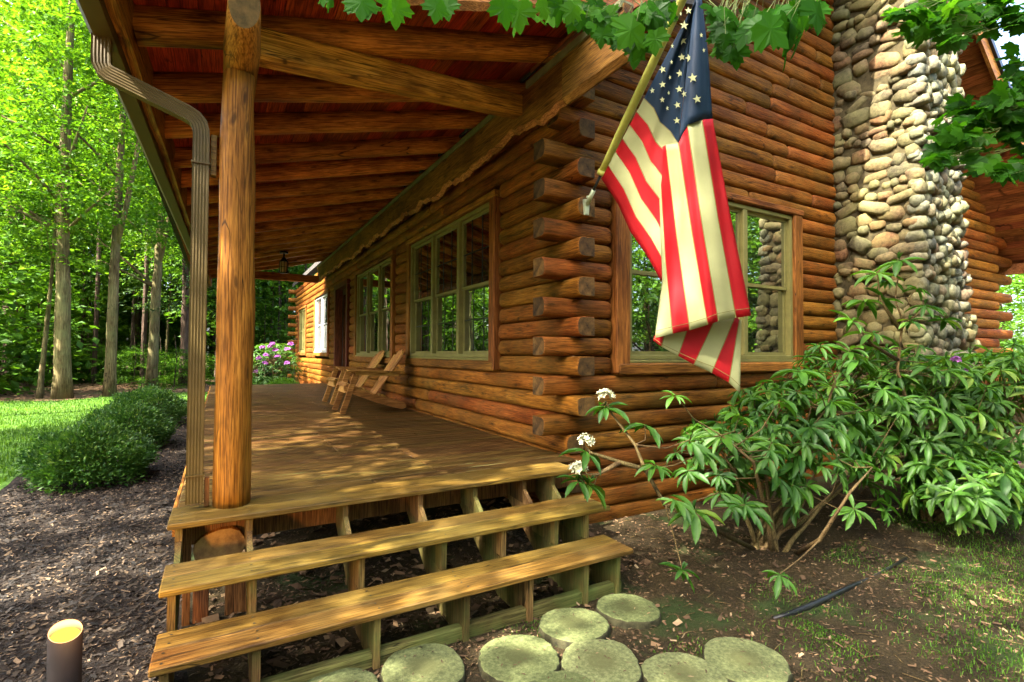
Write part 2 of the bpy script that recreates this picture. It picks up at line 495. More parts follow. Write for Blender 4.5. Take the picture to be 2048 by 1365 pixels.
M['leaf_rhodo'] = leafmat('rhododendron_leaf', (0.0230, 0.0800, 0.0075), (0.0430, 0.1280, 0.0105), (0.0780, 0.1900, 0.0170), 0.42, 0.5, (0.16, 0.24, 0.03), 0.02)
M['bark'] = wood('tree_bark', (0.1725, 0.1403, 0.0633), (0.0690, 0.0552, 0.0253), (0.2875, 0.2415, 0.1207), 'Z', 0.9, 0.55, 0.4, 0.12, moss=((0.1196, 0.1288, 0.0506), 0.6), spec=0.1, bump=0.8)
M['bark_dark'] = wood('dark_bark', (0.10, 0.075, 0.050), (0.035, 0.026, 0.018), (0.17, 0.13, 0.09), 'Z', 0.9, 0.7, 0.3, 0.15, spec=0.1, bump=0.9)
M['stem'] = wood('shrub_stem', (0.15, 0.11, 0.042), (0.075, 0.052, 0.02), (0.21, 0.16, 0.065), 'Z', 0.85, 1.5, 0.2, 0.2, spec=0.15)
M['twig_green'] = plain('green_twig', (0.0900, 0.1170, 0.0270), 0.6)
M['cream'] = plain('cream_petal', (0.4032, 0.4032, 0.2576), 0.6, 0, 0.1)
M['purple'] = plain('purple_petal', (0.3360, 0.1120, 0.3520), 0.6, 0, 0.2)
M['grass'] = leafmat('grass_blade', (0.0270, 0.0780, 0.0072), (0.0510, 0.1260, 0.0108), (0.0840, 0.1740, 0.0180), 0.4, 0.5, (0.1200, 0.1980, 0.0300), 0.01)
M['lawn'] = groundmat('lawn_turf', [(0.3, (0.0270, 0.0690, 0.0072)), (0.7, (0.0600, 0.1260, 0.0132))], 14, 0.7, 0.6)
M['mulchg'] = groundmat('mulch_ground', [(0.3, (0.0063, 0.0043, 0.0031)), (0.55, (0.0177, 0.0122, 0.0083)), (0.75, (0.0354, 0.0244, 0.0158))], 30, 1.2, 1.0)
M['soil'] = groundmat('soil', [(0.3, (0.016, 0.0115, 0.004)), (0.55, (0.040, 0.028, 0.0105)), (0.75, (0.078, 0.057, 0.024))], 60, 2.2, 1.2, ((0.030, 0.046, 0.010), 1.3, 0.56))
M['forestg'] = groundmat('forest_floor', [(0.3, (0.0486, 0.0284, 0.0146)), (0.55, (0.1134, 0.0648, 0.0340)), (0.75, (0.1782, 0.1053, 0.0607))], 7, 0.4, 1.0, ((0.0405, 0.0688, 0.0146), 0.35, 0.58))


def chipmat(name, stops):
    m, nt = new_mat(name); n = N(nt)
    rf, _ = rnd_fac(n)
    n.out(n.pbsdf(n.ramp(rf, stops), 0.8, None, 0.25).outputs[0])
    return m


M['chip'] = chipmat('mulch_chip', [(0.0, (0.005, 0.0045, 0.0035)), (0.5, (0.020, 0.015, 0.010)), (0.78, (0.045, 0.032, 0.019)), (0.93, (0.11, 0.072, 0.038)), (1.0, (0.19, 0.135, 0.08))])
M['litter'] = chipmat('leaf_litter', [(0.0, (0.0324, 0.0182, 0.0077)), (0.5, (0.0778, 0.0441, 0.0194)), (0.85, (0.1426, 0.0842, 0.0389)), (1.0, (0.2074, 0.1490, 0.0778))])

# stepping stone: a pale slab cast as a tree slice, rings and a dark heart
m_, nt_ = new_mat('stepping_stone'); n_ = N(nt_)
tc_ = n_.add('ShaderNodeTexCoord')
wv = n_.add('ShaderNodeTexWave', wave_type='RINGS', rings_direction='Z')
wv.inputs['Scale'].default_value = 11; wv.inputs['Distortion'].default_value = 3.5; wv.inputs['Detail'].default_value = 3
n_.l(tc_.outputs['Object'], wv.inputs['Vector'])
f_ = n_.noise(tc_.outputs['Object'], 34, 8, 0.78)
c_ = n_.ramp(f_, [(0.32, (0.030, 0.033, 0.014)), (0.5, (0.085, 0.098, 0.036)), (0.68, (0.155, 0.168, 0.078))])
c_ = n_.mix(n_.math('MULTIPLY', wv.outputs['Fac'], 0.10), c_, (0.09, 0.095, 0.04))
ln = n_.add('ShaderNodeVectorMath', operation='LENGTH'); n_.l(n_.mapping(tc_.outputs['Object'], (1, 1, 0.0)), ln.inputs[0])
hf = n_.math('ADD', n_.math('MULTIPLY', ln.outputs['Value'], 1.0), n_.math('MULTIPLY', f_, 0.14))
c_ = n_.mix(n_.ramp(hf, [(0.13, (0.8, 0.8, 0.8)), (0.21, (0, 0, 0))]), c_, (0.055, 0.058, 0.02))
rf_, _ = rnd_fac(n_)
c_ = n_.mix(1.0, c_, n_.ramp(rf_, [(0, (0.8, 0.84, 0.72)), (1, (1.15, 1.12, 1.1))]), 'MULTIPLY')
n_.out(n_.pbsdf(c_, 0.85, n_.bump(n_.math('ADD', f_, n_.math('MULTIPLY', wv.outputs['Fac'], 0.06)), 0.5, 0.012), 0.2).outputs[0])
M['slab'] = m_
M['slabedge'] = plain('slab_edge', (0.028, 0.026, 0.011), 0.9, 0, 0.35, 20, 0.8)

# ------------------------------------------------------------------ world and sun
SUN_AZ_OFF, SUN_EL = R(12), R(50)
sd = Vector((-math.cos(SUN_EL) * math.cos(SUN_AZ_OFF), -math.cos(SUN_EL) * math.sin(SUN_AZ_OFF), math.sin(SUN_EL)))
w = bpy.data.worlds.new("World"); scene.world = w; w.use_nodes = True
wn = w.node_tree; wn.nodes.clear()
sky = wn.nodes.new('ShaderNodeTexSky'); sky.sky_type = 'NISHITA'; sky.sun_disc = False
sky.sun_elevation = SUN_EL
sky.sun_rotation = math.atan2(sd.x, sd.y)
sky.dust_density = 5.0; sky.air_density = 0.65; sky.ozone_density = 0.5
bg = wn.nodes.new('ShaderNodeBackground'); bg.inputs[1].default_value = 0.15
wo = wn.nodes.new('ShaderNodeOutputWorld')
wn.links.new(sky.outputs[0], bg.inputs[0]); wn.links.new(bg.outputs[0], wo.inputs[0])
sl = bpy.data.lights.new('sun', 'SUN'); sl.energy = 3.9; sl.angle = R(0.53); sl.color = (1.0, 0.93, 0.82)
so = bpy.data.objects.new('sun', sl); COL.objects.link(so)
so.rotation_euler = sd.to_track_quat('Z', 'Y').to_euler()
scene.view_settings.view_transform = 'Standard'
scene.view_settings.look = 'None'
scene.view_settings.exposure = 3.66
scene.view_settings.gamma = 1.0
scene.cycles.max_bounces = 12
scene.cycles.diffuse_bounces = 8
scene.cycles.transmission_bounces = 4
scene.cycles.transparent_max_bounces = 8
scene.cycles.sample_clamp_indirect = 3.0

GZ = -0.15          # ground level near the house
DZ = 0.60           # top of the porch deck
#@@PART2
# ================================================================== LOG HOUSE
house = thing('log_house', 'brown log cabin with interlocking corner logs behind the porch', 'house')
CH = 0.2035                      # height of one course of logs
PX, GY = 3.20, 4.34              # groove planes of the porch wall and of the gable wall
Z0 = 0.911


def log_mesh(L, seed, round0=True, round1=True, h=CH - 0.004, swell=0.0):
    xs, sc = [], []
    e = [(0.0, 0.62), (0.015, 0.82), (0.045, 0.95), (0.10, 1.0)]
    f = [(0.0, 0.93), (0.010, 1.0), (0.05, 1.0), (0.10, 1.0)]
    for x, s in (e if round0 else f): xs.append(x); sc.append(s)
    n = max(1, int((L - 0.2) / 0.14))
    for i in range(1, n): xs.append(0.1 + (L - 0.2) * i / n); sc.append(1.0)
    for x, s in reversed(e if round1 else f): xs.append(L - x); sc.append(s)
    prof = [(0.12, -0.5)]
    for k in range(11):
        a = math.pi * (k / 10 - 0.5)
        c, s_ = math.cos(a), math.sin(a)
        prof.append((-0.095 * abs(c) ** 0.55, 0.5 * math.copysign(abs(s_) ** 0.80, s_)))
    prof.append((0.12, 0.5))
    V, F, MI, SM = [], [], [], []
    m = len(prof)
    for i, (x, s) in enumerate(zip(xs, sc)):
        wv = mnoise.noise(Vector((x * 0.9, seed * 7.1, 0.3))) * 0.012
        for (y, z) in prof:
            zz = z * h * s
            yy = y if y > 0.1 else y * s
            if y < 0.1:
                q = mnoise.noise(Vector((x * 2.3, zz * 9 + seed * 3.7, yy * 9))) * 0.012 + mnoise.noise(Vector((x * 7, zz * 22 + seed, 2.0))) * 0.004
                yy += q + wv * (1 if abs(z) < 0.45 else 0)
                zz += q * 0.12
            V.append((x, yy, zz))
    for i in range(len(xs) - 1):
        for k in range(m):
            j = (k + 1) % m
            F.append((i * m + k, i * m + j, (i + 1) * m + j, (i + 1) * m + k)); MI.append(0); SM.append(True)
    F.append(tuple(range(m))[::-1]); MI.append(1); SM.append(False)
    F.append(tuple((len(xs) - 1) * m + k for k in range(m))); MI.append(1); SM.append(False)
    me = bpy.data.meshes.new('log')
    me.from_pydata(V, [], F)
    me.polygons.foreach_set('material_index', MI)
    me.polygons.foreach_set('use_smooth', SM)
    me.update()
    return me


LSEED = [0]


def add_log(parent, wall, a, b, zc, r0=True, r1=True):
    """a log piece from a to b along its wall (y for the porch wall, x for the gable wall)"""
    if b - a < 0.06: return
    LSEED[0] += 1
    if wall == 'porch':
        me = log_mesh(b - a, LSEED[0], r1, r0)
        link('log', me, [M['log'], M['logend']], parent, (PX, b, zc), (0, 0, R(-90)))
    else:
        me = log_mesh(b - a, LSEED[0], r0, r1)
        link('log', me, [M['log'], M['logend']], parent, (a, GY, zc))


def split_run(a, b, keep, lo=3.2, hi=6.5):
    """butt joints: cut a long run in two or three lengths"""
    out, x = [], a
    while b - x > hi:
        L = random.uniform(lo, hi * 0.8)
        if b - x - L < 1.2: break
        out.append((x, x + L)); x += L + 0.007
    out.append((x, b))
    return out


def cut(a, b, holes):
    runs = [(a, b)]
    for (h0, h1) in holes:
        nr = []
        for (p, q) in runs:
            if h1 <= p or h0 >= q: nr.append((p, q)); continue
            if h0 > p: nr.append((p, h0))
            if h1 < q: nr.append((h1, q))
        runs = nr
    return runs


# openings: (start, end, z0, z1) including the brown trim boards
P_OPEN = [(5.78, 9.42, 1.42, 3.80), (10.28, 13.75, 1.42, 3.80), (14.55, 16.45, -0.3, 3.72), (17.55, 20.55, 1.52, 3.75), (22.7, 25.0, 1.52, 3.62)]
G_OPEN = [(3.73, 7.21, 1.40, 3.72)]
pw = empty('log_wall', parent=house); pw['label'] = 'long log wall with windows and door facing the porch'
gw = empty('log_wall', parent=house); gw['label'] = 'gable log wall with corner log ends and one wide window'


def roof_x(z):
    """x range of the gable below the main roof"""
    return 2.95 + (z + 0.14 - 4.6) / 0.77, (15.74 - z - 0.14) / 0.77


for k in range(-6, 19):
    zc = Z0 + CH * k
    odd = k % 2 != 0
    y0 = 4.47
    if k >= 0 and odd: y0 = 4.07
    if k < 0 and odd: y0 = 4.25
    holes = [(a, b) for (a, b, z0, z1) in P_OPEN if z0 < zc < z1]
    for (a, b) in cut(y0, 26.3, holes):
        for (p, q) in split_run(a, b, None, 3.5, 8.0):
            sawn = (p == y0)
            add_log(pw, 'porch', p, q, zc, not sawn, True)
        if not odd and b > 26 and k >= 0: pass
    # the far corner: sawn ends sticking out to the left
    if not odd:
        LSEED[0] += 1
        me = log_mesh(0.62, LSEED[0], False, True)
        link('log', me, [M['log'], M['logend']], pw, (2.80, 26.48, zc))
for k in range(-6, 41):
    zc = Z0 + CH * k
    odd = k % 2 != 0
    if k < 0: x0, x1 = (3.12 if not odd else 3.34), 14.66
    else: x0, x1 = (2.82, 15.5) if not odd else (3.34, 14.72)
    if k >= 0 and zc > 4.0 and not odd: x0 = 2.99
    if zc > 4.30:
        x0, x1 = roof_x(zc)
        x0 = max(x0, 2.95); x1 = min(x1, 14.7)
        if zc < 4.75: x0 = 2.98
    if x1 - x0 < 0.3: break
    holes = [(a, b) for (a, b, z0, z1) in G_OPEN if z0 < zc < z1]
    for (a, b) in cut(x0, x1, holes):
        for (p, q) in split_run(a, b, None, 2.4, 5.5):
            sawn0 = (p == x0 and zc < 4.3); sawn1 = (q == x1)
            add_log(gw, 'gable', p, q, zc, not sawn0, not sawn1)
# unseen dark backing added behind the logs to stop light leaking through
mb = MB()
mb.box(3.325, 3.40, 4.55, 26.3, -0.35, 4.62)
mb.build('leak_backing', M['dark'], house)
mb = MB()
mb.prism([(3.40, -0.35), (14.6, -0.35), (14.6, 4.35), (8.68, 8.85), (3.40, 4.75)], 'y', 4.465, 4.53)
mb.build('leak_backing', M['dark'], house)
# low stone footing that shows under the bottom log of the gable
mb = MB(); mb.box(3.28, 14.5, 4.36, 4.46, -0.6, -0.38, bev=0.02); mb.build('footing', M['mortar'], house)


# ------------------------------------------------------------------ windows
def window(loc, rz, W, H, units, label=None, trim_w=0.16, trims=(True, True, True, True), white=False, grille=False):
    """local x along the wall, -y outward, z up; origin at the lower left corner of the olive frame"""
    fm = M['white'] if white else M['olive']
    f = MB(); fw = 0.055; d0, d1 = -0.075, 0.09
    f.box(0, W, d0, d1, 0, fw, bev=0.006); f.box(0, W, d0, d1, H - fw, H, bev=0.006)
    f.box(0, fw, d0 + 0.002, d1, fw, H - fw); f.box(W - fw, W, d0 + 0.002, d1, fw, H - fw)
    uw = (W - 2 * fw - (units - 1) * 0.085) / units
    xs = []
    for i in range(units):
        a = fw + i * (uw + 0.085)
        xs.append((a, a + uw))
        if i: f.box(a - 0.085, a, d0 + 0.004, d1, fw, H - fw, bev=0.006)
    f.box(-0.01, W + 0.01, d0 - 0.03, d0 + 0.01, -0.035, -0.002, bev=0.005)
    fo = f.build('window', fm, house, loc, (0, 0, rz))
    if label: fo['label'] = label
    mid = H * 0.49
    for (a, b) in xs:
        for (z0, z1, dy) in ((fw, mid + 0.02, 0.028), (mid - 0.02, H - fw, 0.0)):
            s = MB(); t = 0.042
            y0, y1 = dy - 0.025, dy + 0.002
            s.box(a, b, y0, y1, z0, z0 + t); s.box(a, b, y0, y1, z1 - t, z1)
            s.box(a, a + t, y0 + 0.001, y1, z0 + t, z1 - t); s.box(b - t, b, y0 + 0.001, y1, z0 + t, z1 - t)
            so_ = s.build('sash', fm, fo)
            g = MB(); g.box(a + t, b - t, dy - 0.008, dy - 0.002, z0 + t, z1 - t)
            g.build('pane', M['glass_pale' if white else 'glass'], fo)
            if grille:
                g = MB(); gx = (a + b) / 2
                for gx in (a + (b - a) / 3, a + 2 * (b - a) / 3): g.box(gx - 0.009, gx + 0.009, dy - 0.014, dy - 0.0085, z0 + t, z1 - t)
                for zz in ((z0 + z1) / 2,): g.box(a + t, b - t, dy - 0.0155, dy - 0.0145, zz - 0.009, zz + 0.009)
                g.build('grille', M['black'] if not white else M['white'], fo)
    # brown trim boards
    tw = trim_w
    if trims[0]:
        t = MB(); t.box(-tw, -0.002, -0.115, 0.12, -0.15, H + 0.01, bev=0.012); t.build('trim', M['trim_z'], fo)
    if trims[1]:
        t = MB(); t.box(W + 0.002, W + tw, -0.115, 0.12, -0.15, H + 0.01, bev=0.012); t.build('trim', M['trim_z'], fo)
    if trims[2]:
        t = MB(); t.box(-tw - 0.02, W + tw + 0.02, -0.125, 0.12, H + 0.012, H + 0.10, bev=0.015); t.build('trim', M['trim'], fo)
    if trims[3]:
        t = MB(); t.box(-tw * 0.9, W + tw * 0.9, -0.13, 0.12, -0.17, -0.037, bev=0.02); t.build('sill', M['trim'], fo)
    return fo


window((3.945, GY - 0.02, 1.585), 0, 3.12, 2.05, 3, 'wide gable window half hidden by the flag', 0.20)
window((PX - 0.02, 9.26, 1.585), R(-90), 3.30, 2.11, 3, 'nearest porch window with dark grilles', 0.15, grille=True)
window((PX - 0.02, 13.62, 1.585), R(-90), 3.16, 2.10, 3, 'middle porch window behind the two chairs', 0.14)
window((PX - 0.02, 20.40, 1.68), R(-90), 2.70, 1.98, 2, 'bright white-framed window in the sun past the porch', 0.14, white=True)
window((PX - 0.02, 24.85, 1.68), R(-90), 2.05, 1.85, 2, 'farthest window of the long log wall', 0.14)
# door between the middle window and the sunlit one
d = MB(); d.box(14.57, 14.75, 0, 0, 0, 0)
d = MB()
d.box(3.05, 3.34, 14.57, 14.74, 0.6, 3.58, bev=0.012); d.box(3.05, 3.34, 16.26, 16.43, 0.6, 3.58, bev=0.012); d.box(3.04, 3.34, 14.55, 16.45, 3.585, 3.72, bev=0.012)
door = d.build('door', wood('door_wood', (0.13, 0.035, 0.015), (0.06, 0.018, 0.009), None, 'Z', 0.5, 1, 0.3, 0.1), house)
p = MB(); p.box(3.27, 3.30, 14.745, 16.255, 0.62, 3.58); p.build('door_panel', M['dark'], door)
p = MB(); p.box(3.255, 3.265, 14.95, 16.05, 0.95, 3.40); p.build('pane', M['glass'], door)
p = MB(); p.box(3.19, 3.255, 14.86, 14.93, 1.55, 1.75, bev=0.01); p.build('handle', M['iron'], door)

# ------------------------------------------------------------------ chimney of river stones
ch = MB()
core = [(8.22, -0.4), (9.98, -0.4), (9.98, 1.5), (9.62, 2.6), (9.46, 3.6), (9.44, 11.0), (8.22, 11.0)]
ch.prism(core, 'y', 3.22, 4.36)
cho = ch.build('chimney', M['mortar'], house); cho['label'] = 'tall river-stone chimney on the gable wall'


def ico():
    import bmesh
    bm = bmesh.new(); bmesh.ops.create_icosphere(bm, subdivisions=2, radius=1.0)
    v = np.array([q.co[:] for q in bm.verts]); f = np.array([[q.index for q in p.verts] for p in bm.faces]); bm.free()
    return v, f


IV, IF = ico()


def stones(face):
    """rows of rounded stones on one face of the chimney; face: 'side' (looks to -x) or 'front' (to -y)"""
    vs, fs, rr = [], [], []
    z = -0.35; n = 0
    while z < 9.3:
        h = RNG.uniform(0.10, 0.22) if face == 'side' else RNG.uniform(0.11, 0.22)
        if face == 'side': a0, a1 = 3.16, 4.28
        else:
            zz = z
            a0 = 8.17
            a1 = 10.02 if zz < 1.4 else (10.02 - (zz - 1.4) * 0.29 if zz < 2.6 else (9.67 - (zz - 2.6) * 0.14 if zz < 3.6 else 9.52))
        a = a0 + RNG.uniform(-0.04, 0.03)
        while a < a1 - 0.05:
            wd = min(h * RNG.uniform(0.8, 2.3), 0.42) if face == 'side' else h * RNG.uniform(0.6, 1.25)
            if a + wd > a1 + 0.03: wd = max(0.09, a1 + 0.01 - a)
            dz = RNG.uniform(-0.05, 0.05)
            sc = np.array([wd * 0.54, RNG.uniform(0.06, 0.10) if face == 'side' else RNG.uniform(0.08, 0.13), h * RNG.uniform(0.50, 0.60)])
            pw_ = RNG.uniform(0.50, 0.85)
            v = np.sign(IV) * np.abs(IV) ** pw_
            ph = RNG.uniform(0, 6, 3)
            v = v * (1 + 0.13 * np.sin(IV * 2.6 + ph).sum(1, keepdims=True) / 1.5 + 0.05 * np.sin(IV * 6.5 + ph * 2).sum(1, keepdims=True))
            v = v * sc
            th = RNG.normal(0, 0.24); c, s_ = math.cos(th), math.sin(th)
            v = np.stack([v[:, 0] * c - v[:, 2] * s_, v[:, 1], v[:, 0] * s_ + v[:, 2] * c], 1)
            ctr = np.array([a + wd / 2, 0.0, z + h / 2 + dz])
            off = RNG.uniform(-0.015, 0.04) if face == 'front' else RNG.uniform(-0.06, -0.005)
            if face == 'front': P = v + ctr + np.array([0, 3.21 - off, 0])
            else: P = np.stack([8.21 - off + v[:, 1], v[:, 0] + ctr[0], v[:, 2] + ctr[2]], 1)
            vs.append(P); fs.append(IF + n); n += len(IV); rr.append(np.full(len(IF), RNG.random()))
            a += wd * RNG.uniform(0.96, 1.06)
        z += h * 1.0
    return np.vstack(vs), np.vstack(fs), np.concatenate(rr)


for fc in ('side', 'front'):
    V_, F_, r_ = stones(fc)
    link('stonework', arr_mesh('stonework', V_, F_, r_, None, True), M['stone'] if fc == 'side' else M['stone_front'], cho)

# ------------------------------------------------------------------ main roof over the gable
rf = MB()
RY0, RY1 = 3.45, 26.8
for (xa, za, xb, zb) in ((3.02, 4.79, 8.68, 9.05), (8.68, 9.05, 15.75, 3.70)):
    rf.hexa([(xa, RY0, za + 0.05), (xb, RY0, zb + 0.05), (xb, RY1, zb + 0.05), (xa, RY1, za + 0.05),
             (xa, RY0, za + 0.22), (xb, RY0, zb + 0.22), (xb, RY1, zb + 0.22), (xa, RY1, za + 0.22)], 0)
rfo = rf.build('roof', M['shingle'], house)
so_ = MB()
for (xa, za, xb, zb) in ((2.80, 4.62, 8.68, 9.05), (15.75, 3.70, 8.68, 9.05)):
    n_b = 46
    for i in range(n_b):
        t0, t1 = i / n_b, (i + 0.94) / n_b
        p0 = (xa + (xb - xa) * t0, za + (zb - za) * t0); p1 = (xa + (xb - xa) * t1, za + (zb - za) * t1)
        q = [(p0[0], 3.46, p0[1] - 0.0), (p1[0], 3.46, p1[1]), (p1[0], 4.5, p1[1]), (p0[0], 4.5, p0[1])]
        if xa > xb: q = [q[1], q[0], q[3], q[2]]
        so_.hexa(q + [(a, b, c + 0.045) for (a, b, c) in q], 0)
so_.build('soffit', M['soffit_y'] if 'soffit_y' in M else wood('soffit_plank', (0.30, 0.11, 0.034), (0.14, 0.045, 0.016), None, 'Y', 0.55, 0.8, 0.5, 0.18), rfo)
rk = MB()
for (xa, za, xb, zb) in ((2.80, 4.62, 8.68, 9.05), (15.80, 3.66, 8.68, 9.05)):
    rk.beam((xa, 3.42, za + 0.04), (xb, 3.42, zb + 0.04), 0.05, 0.27)
rk.build('rake_board', wood('rake_wood', (0.42, 0.17, 0.045), (0.22, 0.08, 0.022), None, 'X', 0.5, 1, 0.5, 0.1), rfo)
dp = MB()
for (xa, za, xb, zb) in ((2.80, 4.62, 8.68, 9.05), (15.80, 3.66, 8.68, 9.05)):
    dp.beam((xa, 3.40, za + 0.235), (xb, 3.40, zb + 0.235), 0.10, 0.10)
dp.build('drip_edge', M['black'], rfo)
ev = MB(); ev.box(15.55, 15.66, 3.44, 26.0, 3.50, 3.74, bev=0.01); ev.box(15.66, 15.80, 3.40, 26.0, 3.55, 3.70)
ev.build('eave_board', M['soffit'], rfo)

# ================================================================== PORCH
porch = thing('porch', 'covered log porch with a sloping rafter ceiling and plank floor', 'porch')


def zr(x): return 3.75 + 0.259 * (x + 0.55)     # underside of the rafters


PYE = 18.3
# floor boards, laid across
db = MB(); dw = MB(); y = 4.115
while y < PYE:
    wv = 0.136
    jx = random.choice([None, 1.1, 1.7, 2.2])
    segs = [(-0.235, 3.10)] if jx is None else [(-0.235, jx), (jx + 0.004, 3.10)]
    for (a, b) in segs:
        zt = DZ + random.uniform(-0.0025, 0.001)
        (dw if y < 5.0 else db).box(a, b, y, y + wv, DZ - 0.036, zt, bev=0.009)
    y += wv + 0.015
db.build('floor_boards', M['deck'], porch)
dwo = dw.build('floor_boards', M['deck_worn'], porch); dwo['label'] = 'worn greenish front boards of the porch floor'
jb = MB()
jb.box(-0.20, -0.16, 4.12, PYE, 0.33, 0.562, r=0.2); jb.box(-0.20, 3.08, 4.02, 4.06, 0.36, 0.555, r=0.4)
jb.box(-0.20, 3.08, PYE - 0.05, PYE - 0.01, 0.33, 0.562)
for xx in (0.9, 1.9, 2.9): jb.box(xx - 0.02, xx + 0.02, 4.062, PYE - 0.06, 0.34, 0.56)
jb.build('floor_frame', M['skirt'], porch)
# edge boards along the open side seen past the downspout
eb = MB(); eb.box(-0.262, -0.238, 4.12, PYE, 0.40, 0.585, bev=0.004); eb.build('edge_board', M['beam_y'], porch)
# log end that carries the floor, cut with a chainsaw, and its pier boards
lg = MB()
lg.tube([(0.02, 3.96, 0.33), (0.02, 4.10, 0.33), (0.02, 5.2, 0.33), (0.02, 9.0, 0.33)], [0.155, 0.155, 0.15, 0.15], 16, 0, capm=1, wob=0.25, sx=1.0, sy=0.82)
lg.build('sill_log', [M['beam_y'], endgrain('sawn_end', (0.50, 0.27, 0.09), (0.20, 0.10, 0.035))], porch)
pb = MB()
pb.box(-0.13, -0.04, 3.98, 4.02, GZ - 0.1, 0.26, bev=0.004); pb.box(0.055, 0.20, 3.99, 4.03, GZ - 0.1, 0.24, bev=0.004); pb.box(-0.19, -0.145, 3.975, 4.01, GZ - 0.1, 0.56, bev=0.004)
pb.build('pier_boards', M['skirt'], porch)
# posts
for i, yy in enumerate((4.02, 11.2, 18.0)):
    t = MB()
    pth = [(0.085, yy, DZ - 0.02 + (3.61 - DZ) * k / 22) for k in range(23)]
    rad = [0.122 - 0.017 * k / 22 for k in range(23)]
    t.tube(pth, rad, 28, 0, wob=0.20, seed=i * 5)
    po = t.build('post', M['post'], porch)
    if i == 0: po['label'] = 'thick peeled log post at the head of the steps'
# plate log along the eave: rests on the posts
t = MB()
pth = [(0.095, 3.50, 3.80), (0.095, 3.57, 3.785)] + [(0.095, 3.90 + (PYE - 3.90) * k / 40, 3.735) for k in range(41)]
rd = [0.098, 0.104] + [0.122] * 41
t.tube(pth, rd, 20, 0, wob=0.10, capm=1, sx=0.90, sy=1.25)
for q_ in range(40):
    v = t.v[q_]; t.v[q_] = (v[0], (3.51 if q_ < 20 else 3.55) - (v[2] - 3.79) * 0.35, v[2])
t.build('plate_log', [M['beam_y'], endgrain('plate_end', (0.13, 0.082, 0.026), (0.045, 0.034, 0.012))], porch)
# rafters
RYS = [4.24, 5.16, 6.0, 6.95, 7.77, 8.68, 9.55, 10.42, 11.3, 12.18, 13.04, 13.9, 14.72, 15.55, 16.5, 17.4]
for i, yy in enumerate(RYS):
    t = MB()
    x0, x1 = -0.55, 3.9
    pth, rd = [], []
    sl_ = math.sqrt(1 + 0.259 ** 2)
    L = (x1 - x0) * sl_
    nn = 26
    n0 = len(t.v)
    prof = [(-0.085, -0.07), (-0.055, -0.10), (0.055, -0.10), (0.085, -0.07), (0.095, 0.0), (0.085, 0.10), (-0.085, 0.10), (-0.095, 0.0)]
    prof = [(-0.088, -0.055), (-0.070, -0.088), (-0.03, -0.10), (0.03, -0.10), (0.070, -0.088), (0.088, -0.055), (0.095, 0.0), (0.085, 0.10), (-0.085, 0.10), (-0.095, 0.0)]
    m_n = len(prof)
    for k in range(nn + 1):
        u = L * k / nn
        for (a, b) in prof:
            q = mnoise.noise(Vector((u * 0.8, a * 6 + i * 4.1, b * 6))) * 0.028 + mnoise.noise(Vector((u * 3.1, a * 9 + i * 3.3, b * 9))) * 0.008
            t.v.append((u, a + q, b + (q if b < 0.05 else 0)))
    for k in range(nn):
        for c in range(m_n):
            d2 = (c + 1) % m_n
            t.face((n0 + k * m_n + c, n0 + (k + 1) * m_n + c, n0 + (k + 1) * m_n + d2, n0 + k * m_n + d2), 0, 0.5, True)
    t.face([n0 + c for c in range(m_n)], 0, 0.5); t.face([n0 + nn * m_n + c for c in range(m_n)][::-1], 0, 0.5)
    ang = math.atan(0.259)
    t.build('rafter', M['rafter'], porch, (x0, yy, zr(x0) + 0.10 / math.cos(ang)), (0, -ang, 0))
# dark red roof boards on the rafters
cb = MB(); x = -0.72
zt = lambda x: zr(x) + 0.205
while x < 4.0:
    wv = 0.178
    ys = [3.50, random.uniform(7, 10), random.uniform(12.5, 15), PYE + 0.12]
    for a, b in zip(ys[:-1], ys[1:]):
        j = random.uniform(0, 0.004)
        cb.hexa([(x, a + 0.003, zt(x) + j), (x + wv, a + 0.003, zt(x + wv) + j), (x + wv, b, zt(x + wv) + j), (x, b, zt(x) + j),
                 (x, a + 0.003, zt(x) + 0.03), (x + wv, a + 0.003, zt(x + wv) + 0.03), (x + wv, b, zt(x + wv) + 0.03), (x, b, zt(x) + 0.03)])
    x += wv + 0.005
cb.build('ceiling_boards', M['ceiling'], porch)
t = MB()
t.hexa([(-0.80, 3.46, zt(-0.8) + 0.035), (4.1, 3.46, zt(4.1) + 0.035), (4.1, PYE + 0.15, zt(4.1) + 0.035), (-0.80, PYE + 0.15, zt(-0.8) + 0.035),
        (-0.80, 3.46, zt(-0.8) + 0.08), (4.1, 3.46, zt(4.1) + 0.08), (4.1, PYE + 0.15, zt(4.1) + 0.08), (-0.80, PYE + 0.15, zt(-0.8) + 0.08)])
t.build('roof', M['shingle'], porch)


